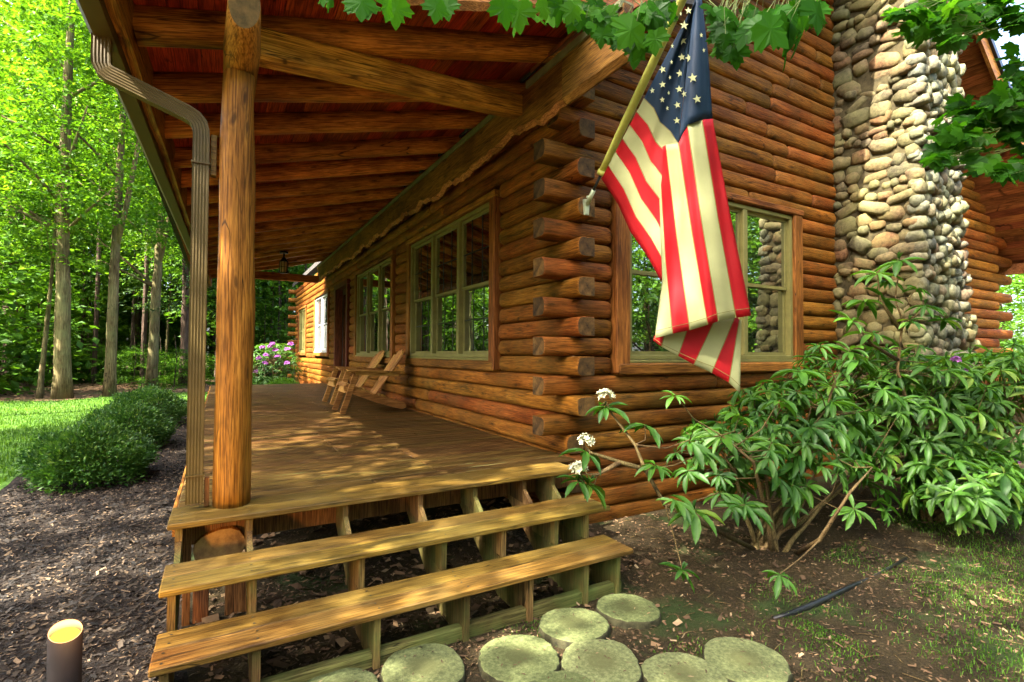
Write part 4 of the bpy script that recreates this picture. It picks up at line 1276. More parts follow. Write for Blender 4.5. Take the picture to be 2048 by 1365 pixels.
def make_chair(loc, rz, label):
    """front to -x; local origin at the near front foot"""
    W = 0.70
    c = thing('adirondack_chair', label, 'chair', loc, rz, 'wooden chairs on the porch')
    for y in (0.0, W):
        t = MB(); t.beam((0.0, y, 0.0), (0.235, y, 0.70), 0.028, 0.10, up=(1, 0, 0), bev=0.005); t.build('leg', M['chair'], c)
        # side rail: curved plank from the seat front to the back foot
        s = 1 if y == 0.0 else -1
        t = MB(); top, bot = [], []
        for k in range(15):
            u = k / 14
            x = 0.03 + 1.09 * u
            z = 0.485 - 0.40 * u ** 0.92 - 0.03 * math.sin(math.pi * u)
            if u < 0.12: z -= 0.05 * (1 - u / 0.12) ** 2
            hw = 0.068 if u < 0.9 else 0.068 * (1 - ((u - 0.9) / 0.1) ** 2 * 0.55)
            if u < 0.1: hw *= 0.55 + 4.5 * u
            top.append((x, z + hw)); bot.append((x, max(z - hw, 0.0)))
        ya, yb = (0.018, 0.046) if s == 1 else (W - 0.046, W - 0.018)
        n0 = len(t.v); m_n = len(top)
        for (ry) in (ya, yb):
            for p in bot: t.v.append((p[0], ry, p[1]))
            for p in top: t.v.append((p[0], ry, p[1]))
        for k in range(m_n - 1):
            a, b = n0 + k, n0 + 2 * m_n + k
            t.face((a, a + 1, a + m_n + 1, a + m_n)); t.face((b, b + m_n, b + m_n + 1, b + 1))
            t.face((a + m_n, a + m_n + 1, b + m_n + 1, b + m_n)); t.face((a, b, b + 1, a + 1))
        t.face((n0, n0 + m_n, n0 + 3 * m_n, n0 + 2 * m_n)); e = m_n - 1
        t.face((n0 + e, n0 + 2 * m_n + e, n0 + 3 * m_n + e, n0 + m_n + e))
        t.build('side_rail', M['chair'], c)
        # arm: a wide board, slightly falling to the back, with its bracket
        t = MB(); yc = y + (-0.02 if s == 1 else 0.02)
        ao = [(0.07, -0.075), (0.10, -0.09), (0.80, -0.075), (1.06, -0.035), (1.08, 0.0), (1.06, 0.03), (0.80, 0.06), (0.10, 0.075), (0.07, 0.06)]
        n0 = len(t.v)
        for z in (0.0, 0.026):
            for (x, yy) in ao: t.v.append((x, yc + yy * (1 if s == 1 else -1), 0.735 - 0.045 * x + z))
        k9 = len(ao)
        for k in range(k9):
            j = (k + 1) % k9
            t.face((n0 + k, n0 + j, n0 + k9 + j, n0 + k9 + k))
        t.face([n0 + k for k in range(k9)][::-1]); t.face([n0 + k9 + k for k in range(k9)])
        t.build('arm', M['chair'], c)
        t = MB(); yb_ = y + (-0.03 if s == 1 else 0.03)
        t.prism([(0.20, 0.715), (0.98, 0.69), (0.96, 0.64), (0.62, 0.645), (0.36, 0.655), (0.22, 0.66)], 'y', yb_ - 0.012, yb_ + 0.012)
        t.build('arm_brace', M['chair'], c)
    t = MB()
    for k in range(8):
        u = k / 7; x = 0.055 + 0.52 * u; z = 0.545 - 0.235 * u - 0.02 * math.sin(math.pi * u) - (0.05 if k == 0 else 0)
        ang = 0.42 if k else -0.75
        dx, dz = 0.034 * math.cos(ang), -0.034 * math.sin(ang)
        t.beam((x, 0.0, z), (x, W, z), 0.068, 0.022, up=(math.sin(ang), 0, math.cos(ang)), bev=0.003)
    t.build('seat', M['chair'], c)
    t = MB(); t.beam((0.07, 0.01, 0.40), (0.07, W - 0.01, 0.40), 0.025, 0.10, up=(0.2, 0, 1)); t.build('front_apron', M['chair'], c)
    t = MB()
    nb = 5
    for k in range(nb):
        f = (k - (nb - 1) / 2)
        yb0 = W / 2 + f * 0.088; yb1 = W / 2 + f * 0.125
        ln = 0.985 - 0.028 * f * f
        p0 = np.array([0.60, yb0, 0.285]); dr = np.array([0.56, 0, 0.83]); p1 = p0 + dr * ln; p1[1] = yb1
        a = len(t.v); w0, w1 = 0.080, 0.114
        nrm = np.array([-0.83, 0, 0.56])
        for (th) in (0, 0.020):
            for (p, w) in ((p0, w0), (p0 + (p1 - p0) * 0.96, w1)):
                t.v.append(tuple(p + nrm * th + np.array([0, -w / 2, 0]))); t.v.append(tuple(p + nrm * th + np.array([0, w / 2, 0])))
            t.v.append(tuple(p1 + nrm * th + np.array([0, -w1 * 0.28, 0]))); t.v.append(tuple(p1 + nrm * th + np.array([0, w1 * 0.28, 0])))
        for q in ((0, 1, 3, 2), (2, 3, 5, 4)): t.face([a + i for i in q], 0, k / 5); t.face([a + 6 + i for i in q[::-1]], 0, k / 5)
        for (i, j) in ((0, 2), (2, 4), (4, 5), (5, 3), (3, 1), (1, 0)): t.face((a + i, a + j, a + 6 + j, a + 6 + i), 0, k / 5)
    t.build('backrest', M['chair'], c)
    t = MB(); t.beam((0.96, -0.03, 0.66), (0.96, W + 0.03, 0.66), 0.03, 0.06); t.beam((0.655, 0.04, 0.27), (0.655, W - 0.04, 0.27), 0.03, 0.08); t.build('back_brace', M['chair'], c)
    return c


a = ground_pt(684, 829, DZ)
make_chair((a[0], a[1], DZ), R(-1), 'pale wooden slatted lounge chair nearest the steps, back against the near window')
a = ground_pt(664, 810, DZ)
make_chair((a[0], a[1], DZ), R(2), 'wooden slatted lounge chair farther down the porch, beyond the nearer chair')

# ------------------------------------------------------------------ lantern on the porch ceiling
d_ = (568 - CX) / FPX * RT - (506 - CY) / FPX * UPV + FWD
tt = (3.75 + 0.259 * 0.55 - CAMH) / (d_[2] - 0.259 * d_[0])
La = d_ * tt + np.array([0, 0, CAMH])
lan = thing('lantern', 'small dark iron lantern hanging from the porch rafters', 'lantern', (La[0], La[1], La[2]))
t = MB(); t.tube([(0, 0, 0.03), (0, 0, -0.02)], [0.10, 0.11], 16); t.tube([(0, 0, -0.02), (0, 0, -0.14)], [0.02, 0.02], 8)
t.tube([(0, 0, -0.12), (0, 0, -0.15), (0, 0, -0.20), (0, 0, -0.24)], [0.03, 0.05, 0.085, 0.115], 8); t.build('cap', M['iron'], lan)
t = MB()
for k in range(8):
    a = 2 * math.pi * k / 8; t.beam((0.108 * math.cos(a), 0.108 * math.sin(a), -0.24), (0.095 * math.cos(a), 0.095 * math.sin(a), -0.52), 0.014, 0.014)
t.tube([(0, 0, -0.515), (0, 0, -0.54)], [0.10, 0.105], 8); t.tube([(0, 0, -0.375), (0, 0, -0.385)], [0.106, 0.106], 8); t.build('cage', M['iron'], lan)
t = MB(); t.tube([(0, 0, -0.245), (0, 0, -0.51)], [0.098, 0.086], 8); t.build('shade', plain('amber_glass', (0.42, 0.26, 0.10), 0.35), lan)

# ================================================================== FLAG
def poly_at(pts, f):
    """point at fraction f of a polyline given by (param, (x, y, depth))"""
    for (a, p), (b, q) in zip(pts[:-1], pts[1:]):
        if f <= b + 1e-9:
            t = 0 if b == a else max(0, min(1, (f - a) / (b - a)))
            return tuple(p[i] + (q[i] - p[i]) * t for i in range(len(p)))
    return pts[-1][1]


flag = thing('flag', 'red white and blue stars and stripes flag hanging in folds from an angled pole', 'flag', (3.20, 4.05, 3.17))
base = np.array([3.20, 4.05, 3.17])
PL0, PL1 = np.array([3.20, 4.00, 3.215]), np.array([3.20, 2.66, 4.70])


def pole_depth(px, py):
    d = (px - CX) / FPX * RT - (py - CY) / FPX * UPV + FWD
    return 3.20 / d[0]


CV, CFc, CM = [], [], []
SEAMS = []
CPX = []


def panel(cols, rows_n, colours, sub=4, row_split=None, wave=None):
    """cols: list of polylines (param 0..1 -> px, py, depth), one per stripe boundary"""
    ncol = (len(cols) - 1) * sub + 1
    b = len(CV)
    for j in range(rows_n + 1):
        f = j / rows_n
        P = [poly_at(c, f) for c in cols]
        for i in range(ncol):
            k = min(i // sub, len(cols) - 2); t = (i - k * sub) / sub
            x, y, dp = [P[k][q] + (P[k + 1][q] - P[k][q]) * t for q in range(3)]
            if wave: dp += wave(i / (ncol - 1), f)
            CPX.append((x, y, dp)); CV.append(tuple(pt(x, y, dp) - base))
    SEAMS.append((b, ncol, sub, rows_n, len(cols)))
    for j in range(rows_n):
        for i in range(ncol - 1):
            CFc.append((b + j * ncol + i, b + j * ncol + i + 1, b + (j + 1) * ncol + i + 1, b + (j + 1) * ncol + i))
            CM.append(colours(i // sub, (j + 0.5) / rows_n))


# panel A: from the hoist to the fold; one column per stripe boundary, counted from the bottom stripe
HO = lambda u: (1203 + (1288 - 1203) * u / 6, 358 + (197 - 358) * u / 6)
FO = [(1325, 568), (1331, 528), (1337, 486), (1343, 440), (1348, 392), (1353, 337), (1357, 287)]
for u in range(7, 14):
    f = (u - 6) / 7; FO.append((1357 + (1393 - 1357) * f ** 1.1, 287 - 295 * f))
colsA = []
for u in range(14):
    h = HO(u); hd = pole_depth(*h); fo = FO[u]
    fd = 4.62 - 0.56 * u / 13
    mx, my = h[0] * 0.5 + fo[0] * 0.5, h[1] * 0.5 + fo[1] * 0.5
    sag = -8 if u < 7 else -3
    colsA.append([(0, (h[0], h[1], hd)), (0.25, (h[0] * .75 + fo[0] * .25 + 2, h[1] * .75 + fo[1] * .25 - 3, hd * .75 + fd * .25 - 0.02)), (0.5, (mx - 2, my + 3, hd * .5 + fd * .5 + 0.02)),
                  (0.75, (h[0] * .25 + fo[0] * .75 + 1, h[1] * .25 + fo[1] * .75 - 1, hd * .25 + fd * .75 + 0.01)), (1, (fo[0], fo[1], fd))])
colA = lambda i, f: 2 if i >= 6 else (0 if i % 2 == 0 else 1)
panel(colsA, 16, colA, 3, None, lambda s, f: 0.016 * math.sin(f * 9 + s * 4) * f + 0.008 * math.sin(f * 21 - s * 9) * f)
# panel B: the part that falls straight, canton above, stripes below
bc = [(1357, 287), (1375, 250), (1404, 240), (1425, 238)]
tp = [(1391, -10), (1394, -10), (1398, -10), (1402, -10)]
colsC = []
for k in range(4):
    dB = [4.13, 4.09, 4.07, 4.11][k]; dT = [4.02, 4.0, 4.0, 4.03][k]
    mid = ((tp[k][0] + bc[k][0]) / 2 + [0, 1, 3, 3][k], (tp[k][1] + bc[k][1]) / 2)
    colsC.append([(0, (*tp[k], dT)), (0.5, (*mid, (dB + dT) / 2 - 0.01)), (1, (*bc[k], dB))])
panel(colsC, 14, lambda i, f: 2, 3, None, lambda s, f: 0.022 * math.sin(s * 8 + 1) * f)
colsB = []
hem = [(1310, 677), (1345, 668), (1380, 661), (1416, 650), (1437, 643), (1472, 636), (1502, 632)]
topB = [(1316, 300), (1318, 300), (1332, 290), (1357, 287), (1375, 250), (1404, 240), (1425, 238)]
topD = [4.60, 4.58, 4.36, 4.13, 4.09, 4.07, 4.11]
hemD = [4.36, 4.30, 4.24, 4.18, 4.15, 4.12, 4.15]
midB = {0: (1326, 560)}
for k in range(7):
    a, c = topB[k], hem[k]
    if k == 0: md = (0.70, (1325, 562, 4.50))
    elif k == 1: md = (0.58, (1331, 517, 4.45))
    else: md = (0.5, ((a[0] + c[0]) / 2 - 2, (a[1] + c[1]) / 2, (topD[k] + hemD[k]) / 2))
    colsB.append([(0, (*a, topD[k])), md, (1, (*c, hemD[k]))])
panel(colsB, 26, lambda i, f: 1 if i % 2 == 0 else 0, 5, None, lambda s, f: 0.018 * math.sin(s * 15 + f * 2.2) * (0.3 + f) + 0.005 * math.sin(f * 19 + s * 3) + 0.006 * math.sin(s * 34 + f * 5))
# panel C: the tail behind, lower stripes
cb_ = [(1306, 681), (1323, 694), (1356, 712), (1388, 730), (1423, 746), (1458, 766), (1480, 787)]
ct_ = [(1322, 640), (1336, 645), (1379, 648), (1430, 640), (1471, 632), (1479, 640), (1483, 640)]
colsT = []
for k in range(7):
    dd = 4.42 - 0.02 * k
    colsT.append([(0, (*ct_[k], dd)), (1, (*cb_[k], dd + 0.02))])
panel(colsT, 10, lambda i, f: 0 if i % 2 == 0 else 1, 4, None, lambda s, f: 0.01 * math.sin(s * 12) * f)
nb_ = len(CFc)
# stitched seams between the stripes and a double hem at the fly end
for (b, ncol, sub_, rows_n, nc) in SEAMS:
    if rows_n == 14: continue
    def P_(q): return CPX[q]
    runs = [([b + j * ncol + k * sub_ for j in range(rows_n + 1)], 0.75) for k in range(1, 7 if rows_n == 16 else nc - 1)]
    if rows_n in (26, 10):
        for jj in (rows_n - 1,): runs.append(([b + jj * ncol + i for i in range(ncol)], 0.5))
    for ids, hw in runs:
        n0 = len(CV)
        for q, i in enumerate(ids):
            x, y, d = CPX[i]; x2, y2, _ = CPX[ids[min(q + 1, len(ids) - 1)]]; x1, y1, _ = CPX[ids[max(q - 1, 0)]]
            tx, ty = x2 - x1, y2 - y1; L_ = math.hypot(tx, ty) + 1e-6
            for sg in (-1, 1): CV.append(tuple(pt(x - ty / L_ * hw * sg, y + tx / L_ * hw * sg, d - 0.005) - base))
        for q in range(len(ids) - 1): CFc.append((n0 + 2 * q, n0 + 2 * q + 1, n0 + 2 * q + 3, n0 + 2 * q + 2)); CM.append(4)
# stars, sewn a few millimetres proud of the canton
ST = [(612, 165, 36), (604, 265, 33), (535, 300, 20), (598, 372, 30), (644, 378, 32), (530, 405, 18), (472, 452, 29), (585, 478, 30), (668, 507, 38), (520, 505, 17), (472, 550, 28), (405, 590, 24),
      (580, 580, 29), (612, 612, 26), (512, 605, 17), (697, 645, 34), (470, 650, 24), (568, 683, 28), (503, 705, 18), (565, 785, 27), (724, 230, 20), (741, 328, 19), (640, 70, 28), (590, 90, 18)]
cpx = np.array(CPX)
for (sx_, sy_, sr) in ST:
    x, y, r = 1180 + sx_ / 3.25, sy_ / 3.25, sr / 3.25 * 0.86
    ws = 0.5 if sr < 21 else (0.85 if sr < 27 else 1.0)
    dpt = np.argsort((cpx[:, 0] - x) ** 2 + (cpx[:, 1] - y) ** 2)[:3]
    dp = cpx[dpt, 2].min() - 0.014
    rot = RNG.normal(0.15, 0.12)
    b = len(CV); CV.append(tuple(pt(x, y, dp) - base))
    for k in range(10):
        a = math.pi / 2 + rot + k * math.pi / 5; q = r if k % 2 == 0 else r * 0.40
        CV.append(tuple(pt(x + math.cos(a) * q * (ws if sr > 21 else 0.62), y - math.sin(a) * q, dp) - base))
    for k in range(10): CFc.append((b, b + 1 + k, b + 1 + (k + 1) % 10)); CM.append(3)


def cloth(name, col, tr):
    m, nt = new_mat(name); n = N(nt)
    tc = n.add('ShaderNodeTexCoord')
    f = n.noise(tc.outputs['Object'], 160, 2, 0.5); g = n.noise(tc.outputs['Object'], 3.0, 4, 0.6)
    c = n.mix(1.0, col, n.ramp(g, [(0.3, (0.86, 0.86, 0.86)), (0.7, (1.08, 1.08, 1.08))]), 'MULTIPLY')
    p = n.pbsdf(c, 0.62, n.bump(n.math('ADD', n.math('MULTIPLY', f, 0.25), g), 0.25, 0.012), 0.25)
    t = n.add('ShaderNodeBsdfTranslucent'); n.l(c, t.inputs[0])
    mx = n.add('ShaderNodeMixShader'); mx.inputs[0].default_value = tr
    n.l(p.outputs[0], mx.inputs[1]); n.l(t.outputs[0], mx.inputs[2]); n.out(mx.outputs[0])
    return m


me = bpy.data.meshes.new('cloth'); me.from_pydata(CV, [], CFc)
me.polygons.foreach_set('material_index', CM); me.polygons.foreach_set('use_smooth', [i < nb_ for i in range(len(CFc))]); me.update()
fo_ = link('cloth', me, [cloth('flag_red', (0.30, 0.0025, 0.006), 0.3), cloth('flag_white', (0.30, 0.31, 0.145), 0.35), cloth('flag_blue', (0.002, 0.014, 0.034), 0.12), cloth('flag_star', (0.34, 0.36, 0.18), 0.2), cloth('flag_seam', (0.16, 0.13, 0.035), 0.1)], flag)
sm_ = fo_.modifiers.new('thickness', 'SOLIDIFY'); sm_.thickness = 0.003
t = MB(); t.tube([tuple(PL0 - base), tuple(PL0 + (PL1 - PL0) * 0.14 - base)], 0.014, 12); t.build('pole', M['black'], flag)
t = MB(); q0, q1 = PL0 + (PL1 - PL0) * 0.13 - base, PL1 - base
t.tube([tuple(q0 + (q1 - q0) * f) for f in np.linspace(0, 1, 12)], [0.044] * 12, 14, wob=0.12, sx=1.0, sy=0.55)
t.tube([tuple(q0 - (q1 - q0) * 0.004), tuple(q0 + (q1 - q0) * 0.022)], [0.045, 0.045], 14, 0)
t.build('pole_sleeve', M['pole'], flag)
t = MB(); pb_ = PL0 - base
t.prism([(-0.035, 0.045), (0.035, 0.045), (0.022, -0.11), (-0.022, -0.11)], 'y', -0.012, 0.02)
for i in range(len(t.v)): t.v[i] = (t.v[i][0] - 0.0, t.v[i][1] + 0.004, t.v[i][2] + 0.0)
t.tube([tuple(pb_ + np.array([0, 0.04, -0.045])), tuple(pb_ + (PL1 - PL0) * 0.045)], [0.024, 0.022], 14)
t.tube([(-0.028, -0.04, 0.06), (0.03, -0.04, 0.06)], [0.012, 0.012], 8)
t.build('bracket', M['bracket'], flag)
#@@PART4
# ================================================================== VEGETATION


def crown(seed, n_spray, leaves, z0, z1, rfun, L, aspect=0.62, ss=0.65, droop=0.25, flat=0.16, inner=0.15):
    """leaf sprays spread through a crown; returns verts, quads, rnd"""
    g = np.random.default_rng(seed)
    h = g.uniform(0, 1, n_spray); th = g.uniform(0, 2 * np.pi, n_spray)
    z = z0 + (z1 - z0) * h
    r = np.array([rfun(q) for q in h]) * np.sqrt(inner + (1 - inner) * g.uniform(0, 1, n_spray))
    C = np.stack([r * np.cos(th), r * np.sin(th), z], 1)
    out = np.stack([np.cos(th), np.sin(th), np.zeros(n_spray)], 1)
    side = np.stack([-np.sin(th), np.cos(th), np.zeros(n_spray)], 1)
    S = ss * g.uniform(0.6, 1.35, n_spray)
    srnd = g.uniform(0, 1, n_spray)
    n = n_spray * leaves
    idx = np.repeat(np.arange(n_spray), leaves)
    a = g.normal(0, 0.62, n) * S[idx]; b = g.normal(0, 0.45, n) * S[idx]
    P = C[idx] + out[idx] * a[:, None] + side[idx] * b[:, None]
    P[:, 2] += -droop * a - 0.12 * b * b / S[idx] + g.normal(0, flat, n) * S[idx]
    A = out[idx] * (a / S[idx] + g.normal(0, 0.7, n))[:, None] + side[idx] * (b / S[idx] + g.normal(0, 0.7, n))[:, None]
    A[:, 2] += -0.35 + g.normal(0, 0.25, n)
    Nn = np.stack([g.normal(0, 0.45, n), g.normal(0, 0.45, n), np.ones(n)], 1)
    ln = L * g.uniform(0.6, 1.25, n)
    V, F = kites(P, A, Nn, ln, ln * aspect)
    rnd = np.clip(0.55 * srnd[idx] + 0.45 * g.uniform(0, 1, n), 0, 0.999)
    return V, F, rnd


def round_r(Rm): return lambda h: Rm * (math.sin(math.pi * min(1, 0.12 + h * 0.85)) ** 0.6)


CROWNS = {}
for i in range(3):
    V_, F_, r_ = crown(100 + i, 330, 44, 0.0, 11.0, round_r(3.4), 0.19)
    CROWNS['maple%d' % i] = arr_mesh('crown', V_, F_, r_)
for i in range(2):
    V_, F_, r_ = crown(120 + i, 90, 34, 0.0, 3.6, round_r(1.5), 0.14, ss=0.45)
    CROWNS['sap%d' % i] = arr_mesh('crown', V_, F_, r_)
for i in range(2):
    V_, F_, r_ = crown(140 + i, 210, 46, 0.0, 9.5, lambda h: 2.6 * (1 - h) ** 0.75 + 0.15, 0.17, 0.26, 0.75, 0.42, 0.05)
    CROWNS['hem%d' % i] = arr_mesh('crown', V_, F_, r_)
for k, me_ in CROWNS.items(): me_.materials.append(M['leaf_hem'] if k.startswith('hem') else M['leaf_forest'])


def trunk_mb(H, r0, lean, seed, limbs=5, fork=False, z_limb=0.35, r_top=0.3):
    g = random.Random(seed)
    t = MB(); n = 16
    ph = g.uniform(0, 6)
    pth = []
    for k in range(n + 1):
        f = k / n
        pth.append((lean[0] * H * f + 0.10 * math.sin(f * 5 + ph) * (r0 / 0.3) * 0.6, lean[1] * H * f + 0.08 * math.cos(f * 4 + ph), -0.1 + H * f))
    rad = [r0 * (1.28 if k == 0 else (1.08 if k == 1 else 1)) * (1 - (1 - r_top) * (k / n)) for k in range(n + 1)]
    t.tube(pth, rad, 14, 0, wob=0.16, seed=seed)
    for q in range(limbs):
        f = z_limb + (0.95 - z_limb) * g.random(); k = int(f * n); p = pth[k]
        a = g.uniform(0, 6.28); L = g.uniform(0.14, 0.26) * H; up = g.uniform(0.45, 1.1)
        rr = rad[k] * g.uniform(0.3, 0.5)
        t.tube([p, (p[0] + math.cos(a) * L * .4, p[1] + math.sin(a) * L * .4, p[2] + L * .4 * up), (p[0] + math.cos(a) * L, p[1] + math.sin(a) * L, p[2] + L * up * 0.9)], [rr, rr * .75, rr * .25], 7, 0)
    if fork:
        k = int(0.42 * n); p = pth[k]
        t.tube([p, (p[0] + 0.35, p[1] - 0.1, p[2] + H * .12), (p[0] + 0.75, p[1], p[2] + H * .32), (p[0] + 1.1, p[1], p[2] + H * 0.5)], [rad[k] * .75, rad[k] * .65, rad[k] * .5, rad[k] * .2], 10, 0, wob=0.12)
    return t


def tree(px, py, rpx, H, lean, label, kind='maple', dark=False, fork=False, seed=0, cz=0.42, cs=1.0, limbs=5, cat='tree', group='trees of the woods beyond the lawn', gz=GZ, dist=None, name=None):
    if dist is None: p = ground_pt(px, py, gz)
    else:
        q = pt(px, py, dist); p = (q[0], q[1], gz)
    dep = np.dot(np.array([p[0], p[1], 0]), FWD)
    r0 = rpx / FPX * dep / 2 * 0.82
    nm = name or {'maple': 'maple_tree', 'hem': 'hemlock_tree', 'sap': 'sapling'}[kind]
    o = thing(nm, label, cat, (p[0], p[1], gz), RNG.uniform(0, 6.28) * 0, group)
    trunk_mb(H, r0, lean, seed + 1, limbs, fork, 0.35 if kind != 'hem' else 0.2, 0.35).build('trunk', M['bark_dark' if dark else 'bark'], o)
    me_ = CROWNS[kind + str(seed % (3 if kind == 'maple' else 2))]
    c = bpy.data.objects.new('crown', me_); COL.objects.link(c); c.parent = o
    base_h = {'maple': 11.0, 'sap': 3.6, 'hem': 9.5}[kind]
    s = H * (1.08 - cz) / base_h
    c.location = (lean[0] * H * 0.6, lean[1] * H * 0.6, H * cz)
    c.scale = (s * cs, s * cs, s); c.rotation_euler = (0, 0, RNG.uniform(0, 6.28))
    return o


tree(24, 765, 48, 17, (0.0, 0), 'thick dark rough-barked trunk at the left edge of the woods', 'maple', True, seed=3, cz=0.40)
tree(61, 752, 26, 15, (0.0, 0), 'dark trunk between the edge trunk and the slim leaning sapling', 'hem', True, seed=4, cz=0.30)
tree(79, 797, 12, 8.5, (0.045, 0), 'slim grey sapling trunk leaning right beside the thickest pale trunk', 'sap', False, seed=5, cz=0.62, limbs=3)
tree(121, 797, 34, 17, (0.0, 0.0), 'thickest pale trunk standing at the edge of the lawn', 'maple', False, seed=6, cz=0.40, limbs=8)
tree(161, 747, 32, 15, (0, 0), 'dark trunk deep in shade just right of the thickest pale trunk', 'hem', True, seed=7, cz=0.26)
tree(187, 740, 13, 12, (0, 0), 'thin dark trunk in the shade left of the forked pale trunk', 'hem', True, seed=8, cz=0.25)
tree(221, 792, 24, 16, (0.012, 0), 'forked pale trunk in the middle of the gap between lawn and porch', 'maple', False, True, seed=9, cz=0.42, limbs=7)
tree(302, 777, 24, 16, (0.035, 0), 'pale trunk leaning slightly right behind the shrub row', 'maple', False, True, seed=10, cz=0.42, limbs=7)
tree(330, 762, 7, 9, (0.03, 0), 'very thin pale sapling stem right of the leaning pale trunk', 'sap', False, seed=11, cz=0.5, limbs=2)
tree(262, 748, 8, 9, (0.0, 0), 'thin dark stem between the forked trunk and the leaning trunk', 'sap', True, seed=12, cz=0.35, limbs=3)
tree(366, 770, 20, 14, (0, 0), 'dark trunk right behind the downspout', 'hem', True, seed=13, cz=0.28)
tree(205, 752, 7, 8, (0.02, 0), 'thin sapling stem left of the forked pale trunk at the forest edge', 'sap', True, seed=15, cz=0.36, limbs=3)
tree(120, 748, 12, 13, (0, 0), 'thin hemlock behind the thickest pale trunk', 'hem', True, seed=14, cz=0.2)
tree(242, 742, 14, 14, (0, 0), 'hemlock with dark drooping boughs right of the forked pale trunk', 'hem', True, seed=21, cz=0.16, cs=1.1)
tree(20, 738, 18, 14, (0, 0), 'hemlock with dark boughs far back behind the edge trunk', 'hem', True, seed=22, cz=0.16)
tree(512, 752, 12, 15, (0, 0), 'slender trunk left of the purple shrub in the gap past the porch', 'maple', False, seed=17, cz=0.28)
tree(545, 742, 9, 13, (0.01, 0), 'thin trunk behind the purple shrub in the gap past the porch', 'maple', True, seed=18, cz=0.25)
tree(578, 745, 9, 14, (0, 0), 'trunk next to the far log corner in the gap past the porch', 'maple', False, seed=19, cz=0.2)
tree(420, 752, 9, 13, (0, 0), 'thin trunk in the narrow slit between downspout and post', 'maple', True, seed=20, cz=0.25)
tree(528, 760, 4, 5, (0, 0), 'leafy sapling in front of the trunks past the porch', 'sap', True, seed=24, cz=0.25, limbs=2)
tree(285, 752, 4, 6, (0, 0), 'low leafy sapling left of the leaning pale trunk', 'sap', True, seed=26, cz=0.2, limbs=2)
tree(45, 757, 4, 6.5, (0, 0), 'low leafy sapling at the foot of the dark edge trunks', 'sap', True, seed=28, cz=0.2, limbs=2)

# the wood beyond, and the trees round the clearing behind the viewer: one mass
WV, WF, WR = [], [], []
base_c = [crown(200 + i, 150, 22, 0.0, 11.0, round_r(3.4), 0.34, ss=0.8) for i in range(3)]
base_h = [crown(210 + i, 120, 22, 0.0, 11.0, lambda h: 3.0 * (1 - h) ** 0.75 + 0.2, 0.30, 0.3, 0.8, 0.4, 0.06) for i in range(2)]
base_n = [crown(220 + i, 66, 84, 0.0, 8.0, round_r(3.3), 0.20, ss=0.75) for i in range(2)]
base_d = [crown(230, 210, 44, 0.0, 8.0, round_r(3.3), 0.20, ss=0.7)]
wn_ = 0
TM = MB()


def add_wood(src, x, y, z, s, sz, dark=False):
    global wn_
    V, F, r = src
    a = RNG.uniform(0, 6.28); c, s_ = math.cos(a), math.sin(a)
    P = np.stack([(V[:, 0] * c - V[:, 1] * s_) * s + x, (V[:, 0] * s_ + V[:, 1] * c) * s + y, V[:, 2] * sz + z], 1)
    WV.append(P); WF.append(F + wn_); wn_ += len(V); WR.append(r * (0.35 if dark else 1.0))


def trunk_w(x, y, h, r): TM.tube([(x, y, GZ - 0.1), (x + 0.1, y, h * 0.5), (x, y + 0.1, h)], [r, r * 0.8, r * 0.3], 7)


for i in range(150):
    ang = RNG.uniform(0, 2 * np.pi); rr = RNG.uniform(36, 62)
    x, y = rr * math.cos(ang) + 2, rr * math.sin(ang) + 8
    az = math.degrees(math.atan2(x, y))
    if -14 > az > -60 and rr < 40: continue
    s = RNG.uniform(0.9, 1.5)
    hm = RNG.random() < 0.35 and -25 < az < 12
    tall = 1.0 if az < 35 or az > 120 else 0.72
    if 62 < az < 84:
        s *= 0.8; tall = 0.62
    z0_ = RNG.uniform(-0.5, 3.5)
    add_wood((base_h if hm else base_c)[i % 2], x, y, z0_, s, s * tall * RNG.uniform(0.9, 1.3), hm)
    trunk_w(x, y, 9, 0.2 * s)
    if -25 < az < 20: add_wood(base_c[2], x + RNG.uniform(-3, 3), y + RNG.uniform(-3, 3), -0.4, 0.8, RNG.uniform(0.25, 0.5))
for i in range(44):      # understorey in the left wood
    px, dd = RNG.uniform(-40, 620), RNG.uniform(33, 50)
    q = pt(px, 700, dd)
    add_wood((base_h if i % 3 == 0 else base_c)[i % 2], q[0], q[1], -0.4, RNG.uniform(0.55, 0.9), RNG.uniform(0.35, 0.7), i % 3 == 0)
for i in range(40):      # taller crowns close the gaps of the left wood
    px, dd = RNG.uniform(-60, 640), RNG.uniform(30, 46)
    q = pt(px, 700, dd); s = RNG.uniform(0.8, 1.15)
    add_wood(base_c[i % 3], q[0], q[1], RNG.uniform(2.5, 7.0), s, s * RNG.uniform(1.0, 1.35)); trunk_w(q[0], q[1], 9, 0.11)
for i in range(46):      # the left side of the clearing
    ang = R(RNG.uniform(-75, -13)); dd = RNG.uniform(28, 44); s = RNG.uniform(0.85, 1.2)
    add_wood(base_c[i % 3], dd * math.sin(ang), dd * math.cos(ang), -0.5, s, s * (RNG.uniform(0.45, 0.65) if ang < R(-24) else RNG.uniform(0.7, 1.0))); trunk_w(dd * math.sin(ang), dd * math.cos(ang), 6, 0.11)
for i in range(26):      # slim far trunks
    q = pt(RNG.uniform(-20, 600), 700, RNG.uniform(27, 42)); trunk_w(q[0], q[1], RNG.uniform(9, 14), RNG.uniform(0.05, 0.13))
for i in range(14):      # high crowns that close the sky at the upper left
    q = pt(RNG.uniform(-80, 300), 700, RNG.uniform(27, 40)); s = RNG.uniform(0.9, 1.2)
    add_wood(base_c[i % 3], q[0], q[1], RNG.uniform(10, 15), s, s * 1.15); trunk_w(q[0], q[1], 16, 0.13)
